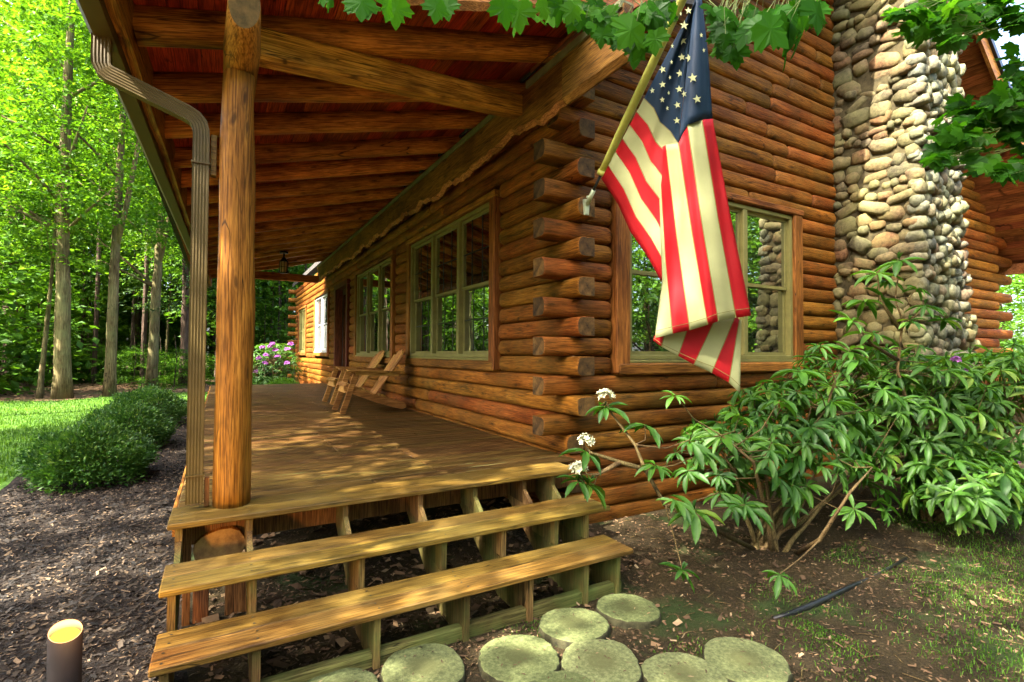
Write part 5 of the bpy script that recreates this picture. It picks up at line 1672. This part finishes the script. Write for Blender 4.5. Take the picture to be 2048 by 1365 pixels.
for i in range(16):      # leafy saplings along the edge of the wood
    q = pt(RNG.uniform(-20, 400), 700, RNG.uniform(25.5, 31)); s = RNG.uniform(0.35, 0.55)
    add_wood(base_n[i % 2], q[0], q[1], -0.5, s, RNG.uniform(0.22, 0.42)); trunk_w(q[0], q[1], 2.5, 0.03)
# shade trees beside the lawn, to the left of the view, and round the clearing behind
NEAR = [(-12.5, 11.0, 9.6, 0.9, 0.5), (-9.0, -0.1, 15.6, 0.9, 0.95), (-12.0, -0.9, 19.0, 0.9, 1.0), (-7.2, 0.6, 5.4, 1.0, 0.85), (-7.8, 5.0, 7.2, 1.1, 0.62), (-8.2, 9.6, 8.6, 1.15, 0.5), (-8.4, 14.4, 9.2, 1.15, 0.5), (-8.3, 18.6, 9.6, 0.8, 0.4), (-7.8, -4.5, 3.5, 1.05, 1.1), (-12.5, -1.0, 5.5, 1.2, 1.1),
        (-4.0, -9.0, 2.2, 1.1, 1.2), (2.0, -11.0, 2.0, 1.15, 1.2), (8.0, -10.5, 1.8, 1.15, 1.25), (13.5, -9.0, 1.5, 1.2, 1.2), (18.0, -6.0, 1.5, 1.1, 1.1), (21.0, -3.2, -0.3, 1.1, 1.3), (24.5, -7.5, -0.3, 1.2, 1.5), (28, -12, -0.3, 1.2, 1.6), (17, -8, -0.3, 1.1, 1.3), (25, 6.2, -0.6, 0.9, 0.75), (30, 8.6, -0.6, 1.0, 0.8), (34, 7.0, -0.6, 1.0, 0.9), (29, 5.0, -0.6, 1.0, 0.8), (5.0, -15.0, 1.0, 1.3, 1.5), (11.0, -15.0, 1.0, 1.3, 1.5), (-1.5, -15.0, 1.0, 1.3, 1.5)]
for (x, y, z, s, sz) in NEAR:
    add_wood(base_d[0] if (x < -8.15 and 8 < y < 20 and z < 12) else base_n[0 if x < 0 else 1], x, y, z, s, sz)
    trunk_w(x, y, z + 5, 0.26)
for (x, y, z, s, sz) in ((19.5, -4.5, -0.3, 1.1, 1.1), (23, -5.5, 0.5, 1.1, 1.4), (26.5, -9.5, -0.3, 1.2, 1.6), (15.5, -7.0, 0.3, 1.0, 1.2), (31, -8, 0, 1.2, 1.8), (27, -4.5, -0.3, 1.1, 1.5), (22, -10.5, 2, 1.2, 1.5)):
    add_wood(base_d[0], x, y, z, s, sz); trunk_w(x, y, z + 5, 0.2)
b0 = wn_
tv = np.array(TM.v)
tf = [f for f in TM.f if len(f) == 4]
WV.append(tv); WF.append(np.array(tf) + b0); WR.append(np.full(len(tf), 0.5))
nleaf = sum(len(f) for f in WF) - len(tf)
mi = np.concatenate([np.zeros(nleaf, int), np.ones(len(tf), int)])
tag(link('woodland', arr_mesh('woodland', np.vstack(WV), np.vstack(WF), np.concatenate(WR), mi), [M['leaf_wood'], M['bark_dark']]), 'leafy woods closing in the clearing all round', None, None, 'stuff')

# ------------------------------------------------------------------ rounded shrubs in the mulch bed
for i, (bx, by, rx, ry, hz, lb) in enumerate([(-1.52, 9.05, 0.66, 0.74, 0.74, 'nearest rounded green shrub in the mulch bed, with pale new shoots'),
                                               (-1.50, 11.9, 0.70, 0.85, 0.78, 'middle rounded green shrub of the row beside the lawn'),
                                               (-1.50, 15.3, 0.82, 0.95, 0.86, 'farthest rounded green shrub of the row beside the lawn')]):
    o = thing('shrub', lb, 'shrub', (bx, by, GZ), 0, 'rounded shrubs in the mulch bed')
    g = np.random.default_rng(300 + i)
    n = 26000 if i == 0 else 20000
    u = g.normal(0, 1, (n, 3)); u[:, 2] = np.abs(u[:, 2]) - 0.25; u = unit(u)
    tail = np.where(g.random(n) < 0.10, 1 + np.abs(np.sin(u[:, 0] * 17 + u[:, 1] * 13)) * 0.16, 1.0)
    lump = 1 + 0.10 * np.sin(u[:, 0] * 6 + i) * np.cos(u[:, 1] * 5 + i * 2) + 0.07 * np.sin(u[:, 2] * 9 + u[:, 0] * 7)
    rad = tail * g.uniform(0.55, 1.0, n) ** 0.45 * lump + g.normal(0, 0.02, n)
    P = u * rad[:, None] * np.array([rx, ry, hz * 0.72]) + np.array([0, 0, hz * 0.30])
    P[:, 2] = np.maximum(P[:, 2], 0.02)
    A = u + g.normal(0, 0.55, (n, 3)); A[:, 2] += 0.35
    Nn = u + g.normal(0, 0.6, (n, 3)); Nn[:, 2] += 0.5
    ln = g.uniform(0.035, 0.075, n)
    V_, F_ = kites(P, A, Nn, ln, ln * 0.40)
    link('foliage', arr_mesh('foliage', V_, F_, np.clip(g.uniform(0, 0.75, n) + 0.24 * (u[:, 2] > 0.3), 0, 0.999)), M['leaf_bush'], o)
    t = MB()
    for k in range(16):
        a = g.uniform(0, 6.28); b = g.uniform(0.2, 0.9)
        t.tube([(0.06 * math.cos(a), 0.06 * math.sin(a), -0.03), (rx * b * 0.4 * math.cos(a), ry * b * 0.4 * math.sin(a), hz * 0.3), (rx * b * 0.85 * math.cos(a), ry * b * 0.85 * math.sin(a), hz * 0.62)], [0.016, 0.012, 0.005], 5)
    t.build('stems', M['stem'], o)


# ------------------------------------------------------------------ rhododendrons
def rhodo_leaf():
    ts = [0.0, 0.12, 0.35, 0.62, 0.85, 1.0]; ws = [0.10, 0.45, 0.9, 1.0, 0.62, 0.04]
    v = []
    for t, w in zip(ts, ws):
        zc = 0.05 * math.sin(t * 3) - 0.16 * t * t
        v += [(t, -w * 0.5, zc + 0.10 * w), (t, 0, zc), (t, w * 0.5, zc + 0.10 * w)]
    f = []
    for k in range(5):
        for c in range(2): f.append((k * 3 + c, k * 3 + 3 + c, k * 3 + 4 + c, k * 3 + 1 + c))
    return np.array(v), np.array(f)


LV, LF = rhodo_leaf()


def place_leaves(P, A, Nn, L, W, lv=None, lf=None):
    lv = LV if lv is None else lv; lf = LF if lf is None else lf
    A = unit(A); B = unit(np.cross(Nn, A)); N2 = np.cross(A, B)
    L = np.asarray(L)[:, None, None]; W = np.asarray(W)[:, None, None]
    v = P[:, None, :] + A[:, None, :] * lv[None, :, 0:1] * L + B[:, None, :] * lv[None, :, 1:2] * W + N2[:, None, :] * lv[None, :, 2:3] * L
    n, m = len(P), len(lv)
    F = (np.arange(n) * m)[:, None, None] + lf[None]
    return v.reshape(-1, 3), F.reshape(-1, lf.shape[1])


def whorls(C, D, g, nl=(7, 11), L=0.155, droop=0.55):
    """rosettes of leaves at branch tips C with axis D"""
    PP, AA, NN, LL = [], [], [], []
    RR = []
    for c, d in zip(C, D):
        d = d / np.linalg.norm(d)
        e = np.cross(d, [0.3, 0.5, 0.8]); e /= np.linalg.norm(e); f = np.cross(d, e)
        k = g.integers(*nl); ph = g.uniform(0, 6.28); sz = L * g.uniform(0.75, 1.25); wr = g.random()
        for q in range(k):
            a = ph + q * 2.4
            sp = g.uniform(0.45, 1.0)
            ax = d * (0.75 - 0.75 * sp) + (e * math.cos(a) + f * math.sin(a)) * sp
            ax = ax + np.array([0, 0, -droop * g.uniform(0.2, 1.3)])
            PP.append(c - d * g.uniform(0, 0.03)); AA.append(ax); NN.append(d * 0.9 + np.array([0, 0, 0.5]) + g.normal(0, 0.12, 3)); LL.append(sz * g.uniform(0.55, 1.25))
            RR.append(0.985 if g.random() < 0.02 else np.clip(0.6 * wr + 0.4 * g.random(), 0, 0.95))
        # pale new shoot in the middle
        if g.random() < 0.45:
            for q in range(4):
                a = g.uniform(0, 6.28)
                PP.append(c); AA.append(d + 0.35 * (e * math.cos(a) + f * math.sin(a)) + np.array([0, 0, 0.3])); NN.append(e + g.normal(0, .3, 3)); LL.append(sz * 0.38); RR.append(0.995)
    LL = np.array(LL)
    V, F = place_leaves(np.array(PP), np.array(AA), np.array(NN), LL, LL * 0.255 * g.uniform(0.85, 1.2, len(LL)))
    return V, F, np.repeat(np.array(RR), len(LF))


def rhododendron(name, label, base_, vols, n_w, seed, manual=(), L=0.155, trunks=7, flowers=(), fcol='cream', group=None, extra_paths=()):
    g = np.random.default_rng(seed)
    o = thing(name, label, 'shrub', tuple(base_), 0, group)
    b = np.array(base_); ymax = 4.10 if base_[1] < 6 else 99.0
    C, D = [], []
    for (ctr, rad, share) in vols:
        k = int(n_w * share)
        u = g.normal(0, 1, (k * 3, 3)); u = unit(u)
        keep = (u[:, 2] > -0.55)
        u = u[keep][:k]
        r = g.uniform(0.45, 1.0, len(u)) ** 0.5
        P = np.array(ctr) + u * r[:, None] * np.array(rad)
        ok = (P[:, 2] > GZ + 0.12) & (P[:, 1] < ymax)
        C.append(P[ok]); D.append((u * 0.8 + np.array([0, -0.1, 0.75]))[ok])
    C = np.vstack(C); D = np.vstack(D)
    man = [np.array(m) for m in manual]
    if man:
        C = np.vstack([C, np.array(man)]); D = np.vstack([D, np.array([[g.normal(0, .25), -0.25, 0.9] for _ in man])])
    V, F, r = whorls(C - b, D, g, L=L)
    link('foliage', arr_mesh('foliage', V, F, r, None, True), M['leaf_rhodo'], o)
    # main stems, then a twig from the nearest stem to every rosette
    t = MB(); nodes = []
    for (ctr, rad, share) in vols:
        for q in range(max(2, int(trunks * share))):
            e = np.array(ctr) + g.normal(0, 0.5, 3) * np.array(rad) * np.array([1, 1, 0.6])
            e[1] = min(e[1], ymax - 0.1)
            s = b + np.array([g.normal(0, 0.10), g.normal(0, 0.08), -0.03])
            m1 = s + (e - s) * 0.4 + np.array([g.normal(0, .08), g.normal(0, .08), -0.10 * abs(e[0] - s[0])]); m1[2] = max(m1[2], GZ + 0.06)
            m2 = s + (e - s) * 0.75 + g.normal(0, 0.06, 3)
            pth = [s, s * .5 + m1 * .5 + np.array([0, 0, .03]), m1, m2, e]
            t.tube([tuple(p - b) for p in pth], [0.024, 0.021, 0.018, 0.013, 0.007], 7, 0, wob=0.2)
            for f in np.linspace(0.25, 1, 8):
                k = f * 4; i = min(int(k), 3); nodes.append(pth[i] * (1 - (k - i)) + pth[i + 1] * (k - i))
    for pth in extra_paths:
        t.tube([tuple(np.array(p) - b) for p in pth], [0.022 * (1 - 0.75 * k / (len(pth) - 1)) for k in range(len(pth))], 8, 0, wob=0.2)
        nodes += [np.array(p) for p in pth]
    nodes = np.array(nodes)
    for c in C:
        k = np.argmin(((nodes - c) ** 2).sum(1) + 4 * np.maximum(0, nodes[:, 2] - c[2]) ** 2)
        q = nodes[k]; mid = (q + c) / 2 + np.array([g.normal(0, .03), g.normal(0, .03), -0.04])
        t.tube([tuple(q - b), tuple(mid - b), tuple(c - b)], [0.0065, 0.005, 0.0035], 5, 0, cap=False)
    t.build('stems', M['stem'], o)
    # flower trusses: many small open bells on a dome
    for (fc, sz) in flowers:
        t = MB(); fc = np.array(fc) - b
        for q in range(22):
            u = g.normal(0, 1, 3); u[2] = abs(u[2]) * 0.9 + 0.05; u /= np.linalg.norm(u)
            c = fc + u * sz * g.uniform(0.6, 1.0)
            e = np.cross(u, [0.2, 0.9, 0.3]); e /= np.linalg.norm(e); f = np.cross(u, e)
            n0 = len(t.v); t.v.append(tuple(c - u * sz * 0.22))
            for k in range(10):
                a = k * math.pi / 5; rr = sz * (0.42 if k % 2 == 0 else 0.24)
                t.v.append(tuple(c + (e * math.cos(a) + f * math.sin(a)) * rr + u * sz * (0.10 if k % 2 == 0 else 0.0)))
            rv = g.random()
            for k in range(10): t.face((n0, n0 + 1 + k, n0 + 1 + (k + 1) % 10), 0, rv)
        t.build('flower_truss', M[fcol], o)
    return o


mp = lambda lst: [pt(*q) for q in lst]
# the sprawling bush under the gable window
vols1 = [((4.2, 3.05, 0.62), (0.7, 0.5, 0.55), 0.20), ((5.1, 3.0, 0.85), (0.95, 0.6, 0.65), 0.34), ((5.0, 2.6, 0.42), (0.75, 0.4, 0.4), 0.08), ((6.05, 3.05, 1.05), (0.85, 0.65, 0.78), 0.38)]
man1 = mp([(1365, 1140, 3.45), (1560, 1148, 3.5), (1390, 1020, 3.7), (1310, 930, 3.9), (1380, 880, 3.95), (1440, 985, 3.8), (1350, 790, 4.2), (1290, 850, 4.1), (1480, 830, 4.1), (1560, 800, 4.2), (1600, 740, 4.4), (1700, 700, 4.6),
           (1640, 690, 4.7), (1350, 1000, 3.65), (1410, 905, 3.9), (1490, 1010, 3.7), (1540, 900, 3.9)])
stem1 = [[(4.6, 2.75, GZ - 0.02), tuple(pt(1640, 1080, 3.95)), tuple(pt(1700, 985, 4.1)), tuple(pt(1745, 935, 4.3))],
         [(4.35, 2.98, GZ - 0.02), tuple(pt(1330, 1010, 3.95)), tuple(pt(1290, 940, 4.0)), tuple(pt(1270, 890, 4.05)), tuple(pt(1225, 830, 4.1)), tuple(pt(1212, 803, 4.1))],
         [tuple(pt(1290, 940, 4.0)), tuple(pt(1240, 925, 4.05)), tuple(pt(1180, 905, 4.05)), tuple(pt(1170, 893, 4.05))],
         [tuple(pt(1240, 925, 4.05)), tuple(pt(1195, 950, 4.0)), tuple(pt(1158, 948, 4.0))]]
tip = [(1211, 812, 4.1), (1172, 903, 4.05), (1158, 958, 4.0), (1180, 965, 4.0)]
rhododendron('rhododendron', 'sprawling rhododendron below the gable window with three cream blooms', (4.45, 2.95, GZ), vols1, 235, 41, man1 + mp(tip), 0.185, 14,
             [(pt(1211, 796, 4.1), 0.075), (pt(1171, 886, 4.05), 0.072), (pt(1157, 942, 4.0), 0.078)], 'cream', None, stem1)
# the denser bush at the right edge
vols2 = [((6.9, 2.7, 0.95), (1.0, 0.7, 0.85), 0.36), ((7.8, 2.3, 0.98), (1.1, 0.75, 0.85), 0.40), ((6.6, 2.15, 0.35), (0.85, 0.45, 0.4), 0.24)]
top_ = [(1800, 520, 5.3), (1755, 545, 5.3), (1835, 575, 5.3), (1770, 600, 5.3), (1850, 610, 5.3), (1745, 665, 5.1), (1705, 640, 5.0), (1890, 640, 5.4), (1780, 560, 5.4), (1820, 640, 5.2), (1730, 600, 5.2)]
stem2 = [[(6.75, 2.55, GZ - 0.02), tuple(pt(1830, 860, 5.3)), tuple(pt(1795, 740, 5.3)), tuple(pt(1805, 640, 5.3)), tuple(pt(1790, 600, 5.3)), tuple(pt(1800, 525, 5.3))],
         [tuple(pt(1795, 720, 5.3)), tuple(pt(1745, 690, 5.2)), tuple(pt(1707, 645, 5.05))], [tuple(pt(1800, 660, 5.3)), tuple(pt(1760, 600, 5.3)), tuple(pt(1755, 550, 5.3))]]
rhododendron('rhododendron', 'tall dense rhododendron at the right in front of the stone chimney, few purple blooms', (6.8, 2.5, GZ), vols2, 380, 42, mp(top_), 0.20, 12,
             [(pt(1912, 722, 5.4), 0.05), (pt(2028, 925, 5.2), 0.05), (pt(1932, 742, 5.5), 0.035)], 'purple', None, stem2)
# purple one beyond the end of the porch and the low green mounds by it
q = pt(548, 745, 20.5)
rhododendron('rhododendron', 'round rhododendron covered in purple blooms past the far end of the porch', (q[0], q[1], GZ), [((q[0], q[1], 0.95), (1.15, 0.9, 1.15), 1.0)], 200, 43, (), 0.17, 10,
             [(pt(a, b, 19.7), 0.115) for a, b in ((540, 695), (552, 702), (532, 712), (575, 700), (518, 718), (555, 715), (530, 728), (512, 746), (574, 728), (545, 690), (582, 690), (525, 697))], 'purple')
for i, (px, py, dd, rr, lb) in enumerate(((566, 760, 19.0, 0.62, 'low bright green mound shrub at the far end of the porch floor'), (520, 762, 20.0, 0.7, 'low darker mound shrub left of the bright mound past the porch'))):
    q = pt(px, py, dd); o = thing('shrub', lb, 'shrub', (q[0], q[1], GZ))
    g = np.random.default_rng(330 + i); n = 6000
    u = g.normal(0, 1, (n, 3)); u[:, 2] = np.abs(u[:, 2]); u = unit(u)
    P = u * (g.uniform(0.6, 1, n) ** 0.4)[:, None] * np.array([rr * 1.25, rr, 0.75]) + np.array([0, 0, 0.05])
    A = u + g.normal(0, 0.5, (n, 3)); A[:, 2] += 0.4
    ln = g.uniform(0.06, 0.11, n)
    V_, F_ = kites(P, A, u + g.normal(0, .5, (n, 3)), ln, ln * 0.35)
    link('foliage', arr_mesh('foliage', V_, F_, g.uniform(0.5, 0.99, n)), M['leaf_forest'] if i == 0 else M['leaf_bush'], o)

# ------------------------------------------------------------------ maple whose lower boughs hang into the view
half = [(0, 0), (0.15, -0.06), (0.33, -0.09), (0.37, 0.03), (0.50, 0.10), (0.47, 0.20), (0.68, 0.36), (0.55, 0.41), (0.56, 0.53), (0.43, 0.51), (0.28, 0.50), (0.30, 0.62), (0.34, 0.73), (0.20, 0.73), (0.15, 0.85), (0, 1.02)]
outl = [(y, x) for x, y in half] + [(y, -x) for x, y in reversed(half[1:-1])]
mv = [(0.33, 0.0, 0.0)]
for (a, b) in outl: mv.append((a, b, -0.20 * abs(b) + 0.10 * math.sin(abs(b) * 9) * 0.3 - 0.16 * max(0, a - 0.3) ** 2))
MV = np.array(mv); no = len(outl)
MF = np.array([(0, 1 + k, 1 + (k + 1) % no) for k in range(no)])
mt = thing('maple_tree', 'leafy maple boughs hanging over the flag and chimney from above', 'tree', (6.6, -1.9, GZ))
mbase = np.array([6.6, -1.9, GZ])
g = np.random.default_rng(77)
CL = []   # px, py, depth, spread px x, spread px y, count, leaf length
CL += [(650, -6, 2.3, 16, 8, 3, 0.10), (770, -8, 2.25, 40, 8, 6, 0.11), (885, -6, 2.2, 22, 8, 4, 0.10), (1042, 8, 2.05, 18, 10, 3, 0.155), (1010, -5, 2.1, 20, 10, 4, 0.12), (1110, -5, 2.1, 25, 12, 6, 0.11),
       (1170, 25, 2.15, 45, 22, 22, 0.075), (1240, 45, 2.15, 50, 25, 26, 0.08), (1262, 55, 2.1, 18, 12, 3, 0.13), (1310, 15, 2.15, 40, 15, 12, 0.10), (1290, 75, 2.1, 14, 8, 2, 0.13),
       (1440, 30, 2.2, 25, 30, 12, 0.10), (1480, 40, 2.2, 35, 25, 14, 0.10), (1450, 80, 2.25, 14, 18, 6, 0.085), (1470, 100, 2.2, 12, 12, 3, 0.09), (1545, 25, 2.05, 35, 22, 10, 0.13), (1580, 45, 2.0, 30, 18, 5, 0.16), (1630, 0, 2.05, 22, 10, 5, 0.13)]
CR = [(1850, 45, 4.2, 35, 30, 26, 0.15), (1800, 15, 4.2, 30, 15, 8, 0.15), (1890, 20, 4.3, 40, 25, 30, 0.15), (1950, 25, 4.5, 50, 28, 44, 0.15), (2020, 30, 4.6, 40, 30, 40, 0.15), (2040, 130, 4.8, 25, 40, 14, 0.15), (1910, 70, 4.2, 22, 15, 10, 0.15),
      (2010, 195, 4.6, 45, 30, 46, 0.15), (1960, 225, 4.5, 45, 25, 50, 0.15), (1920, 270, 4.3, 40, 25, 40, 0.14), (1880, 310, 4.2, 24, 14, 12, 0.15), (2020, 260, 4.6, 35, 40, 40, 0.15), (1950, 310, 4.4, 30, 14, 12, 0.14), (2010, 335, 4.2, 35, 16, 14, 0.16), (2040, 330, 4.2, 18, 20, 8, 0.16), (2045, 230, 4.6, 20, 40, 24, 0.15)]
PP, AA, NN, LL, RR = [], [], [], [], []
tw = MB()


tw2 = MB()


def strand(p0, p1, r, mb=None):
    mb = mb or (tw2 if right else tw)
    m = (np.array(p0) + np.array(p1)) / 2 + np.array([g.normal(0, .015), g.normal(0, .015), -0.01])
    mb.tube([tuple(np.array(p0) - mbase), tuple(m - mbase), tuple(np.array(p1) - mbase)], [r, r * .8, r * .55], 5, 0, cap=False)


for lst, right in ((CL, False), (CR, True)):
    for (px, py, dp, sx, sy, n, L) in lst:
        c0 = pt(px, py, dp)
        up = c0 + np.array([0.06, -0.1, 0.32 if not right else 0.30]) + g.normal(0, 0.04, 3)
        if right: up = c0 + 0.35 * RT + np.array([0, 0, 0.06])
        lev = g.random()
        for q in range(n):
            p = pt(px + g.normal(0, sx * 0.6), py + g.normal(0, sy * 0.6), dp + g.normal(0, 0.09))
            toward = -FWD * 0.8
            if right:
                ax = -RT * g.uniform(-0.3, 1.0) + np.array([0, 0, -1]) * g.uniform(0.0, 0.7) + g.normal(0, 0.35, 3)
                nn = toward * 0.6 + np.array([0, 0, 0.75]) + g.normal(0, 0.4, 3)
            else:
                ax = np.array([0, 0, -1.0]) + RT * g.normal(0, 0.45) + FWD * g.normal(0, 0.3)
                nn = toward * 0.9 + np.array([0, 0, 0.3]) + RT * g.normal(0, 0.5) + g.normal(0, 0.2, 3)
            PP.append(p); AA.append(ax); NN.append(nn); LL.append(L * g.uniform(0.7, 1.15)); RR.append(np.clip(0.5 * lev + 0.5 * g.random(), 0, 0.999))
            if q < 9:
                s = up + (p - up) * 0.35 + g.normal(0, 0.02, 3)
                strand(s, p, 0.0016)
                if q % 3 == 0: strand(up, s, 0.003)
# upper boughs out of the frame: they carry the hanging twigs and shade the wall
bo = MB()
hub = np.array([5.6, -0.6, 4.6])
bo.tube([(0, 0, -0.1), (-0.05, 0.05, 1.6), (-0.2, 0.2, 3.2), tuple(hub - mbase)], [0.24, 0.19, 0.16, 0.12], 14, 0, wob=0.1)
bo.tube([tuple(hub - mbase), (-0.6, 0.8, 7.5), (-0.4, 0.6, 10)], [0.11, 0.08, 0.03], 10, 0)
bo.build('trunk', M['bark'], mt)
br = MB()
for e in [pt(700, -150, 2.5), pt(1040, -160, 2.4), pt(1240, -150, 2.4), pt(1480, -160, 2.4), pt(1620, -180, 2.3), pt(2110, 60, 4.7), pt(2130, 250, 4.6)]:
    m = (hub + e) / 2 + np.array([0, 0, 0.25])
    br.tube([tuple(hub - mbase), tuple(m - mbase), tuple(e - mbase)], [0.05, 0.03, 0.010], 8, 0, wob=0.1)
    for (px, py, dp, *_r) in (CL + CR):
        c = pt(px, py, dp)
        if np.linalg.norm(c - e) < 0.95: strand(e, c + np.array([0, 0, 0.12]), 0.004, tw2 if dp > 3.5 else tw)
br.build('branch', M['bark'], mt)
tw.build('twig', M['twig_green'], mt); tw2.build('twig', M['twig_green'], mt)
V_, F_ = place_leaves(np.array(PP) - mbase, np.array(AA), np.array(NN), LL, LL, MV, MF)
link('foliage', arr_mesh('foliage', V_, F_, np.repeat(np.array(RR), len(MF))), M['leaf_a'], mt)
# the crown above the frame
n = 3000
C = []
for (cx, cyy, cz_, rx, ry, rz) in ((3.2, 0.6, 5.0, 3.0, 1.7, 0.7), (6.5, 0.2, 5.3, 2.6, 1.7, 0.8), (5.5, -1.2, 7.2, 3.2, 2.4, 1.7)):
    u = unit(g.normal(0, 1, (n // 3, 3))) * (g.random((n // 3, 1)) ** 0.4); C.append(u * np.array([rx, ry, rz]) + np.array([cx, cyy, cz_]))
C = np.vstack(C)
d_ = C - np.array([0, 0, CAMH]); dep = d_ @ FWD
X_ = CX + FPX * (d_ @ RT) / np.maximum(dep, .01); Y_ = CY - FPX * (d_ @ UPV) / np.maximum(dep, .01)
C = C[(dep < 0.2) | (Y_ < -25) | (X_ > 2090)]
A = g.normal(0, 1, (len(C), 3)); A[:, 2] -= 0.8
Nn = g.normal(0, 0.5, (len(C), 3)); Nn[:, 2] += 1
ln = g.uniform(0.11, 0.18, len(C))
V_, F_ = kites(C - mbase, A, Nn, ln, ln * 0.9)
link('crown', arr_mesh('crown', V_, F_, g.random(len(C))), M['leaf_a'], mt)

# ------------------------------------------------------------------ side porch at the right edge, in the sun
sp = thing('side_porch', 'sunlit corner of a wooden side porch at the right edge beyond the bush', 'porch', (16.6, 4.9, 0))
t = MB(); t.box(-0.6, 3.0, -0.3, 3, 0.28, 0.34, bev=0.01); t.build('floor_boards', M['tread'], sp)
t = MB(); t.box(-0.42, -0.28, -0.2, -0.06, 0.34, 1.45, bev=0.012); t.build('post', M['post'], sp)
t = MB(); t.box(-0.28, 3.0, -0.17, -0.09, 1.28, 1.36, bev=0.01); t.box(-0.28, 3.0, -0.17, -0.09, 0.52, 0.60, bev=0.01)
for k in range(12): t.box(-0.1 + k * 0.24, -0.06 + k * 0.24, -0.15, -0.11, 0.60, 1.28)
t.build('railing', M['post'], sp)
t = MB(); t.box(-0.55, 3.0, -0.25, 2.9, -0.3, 0.275); t.build('base', M['mortar'], sp)
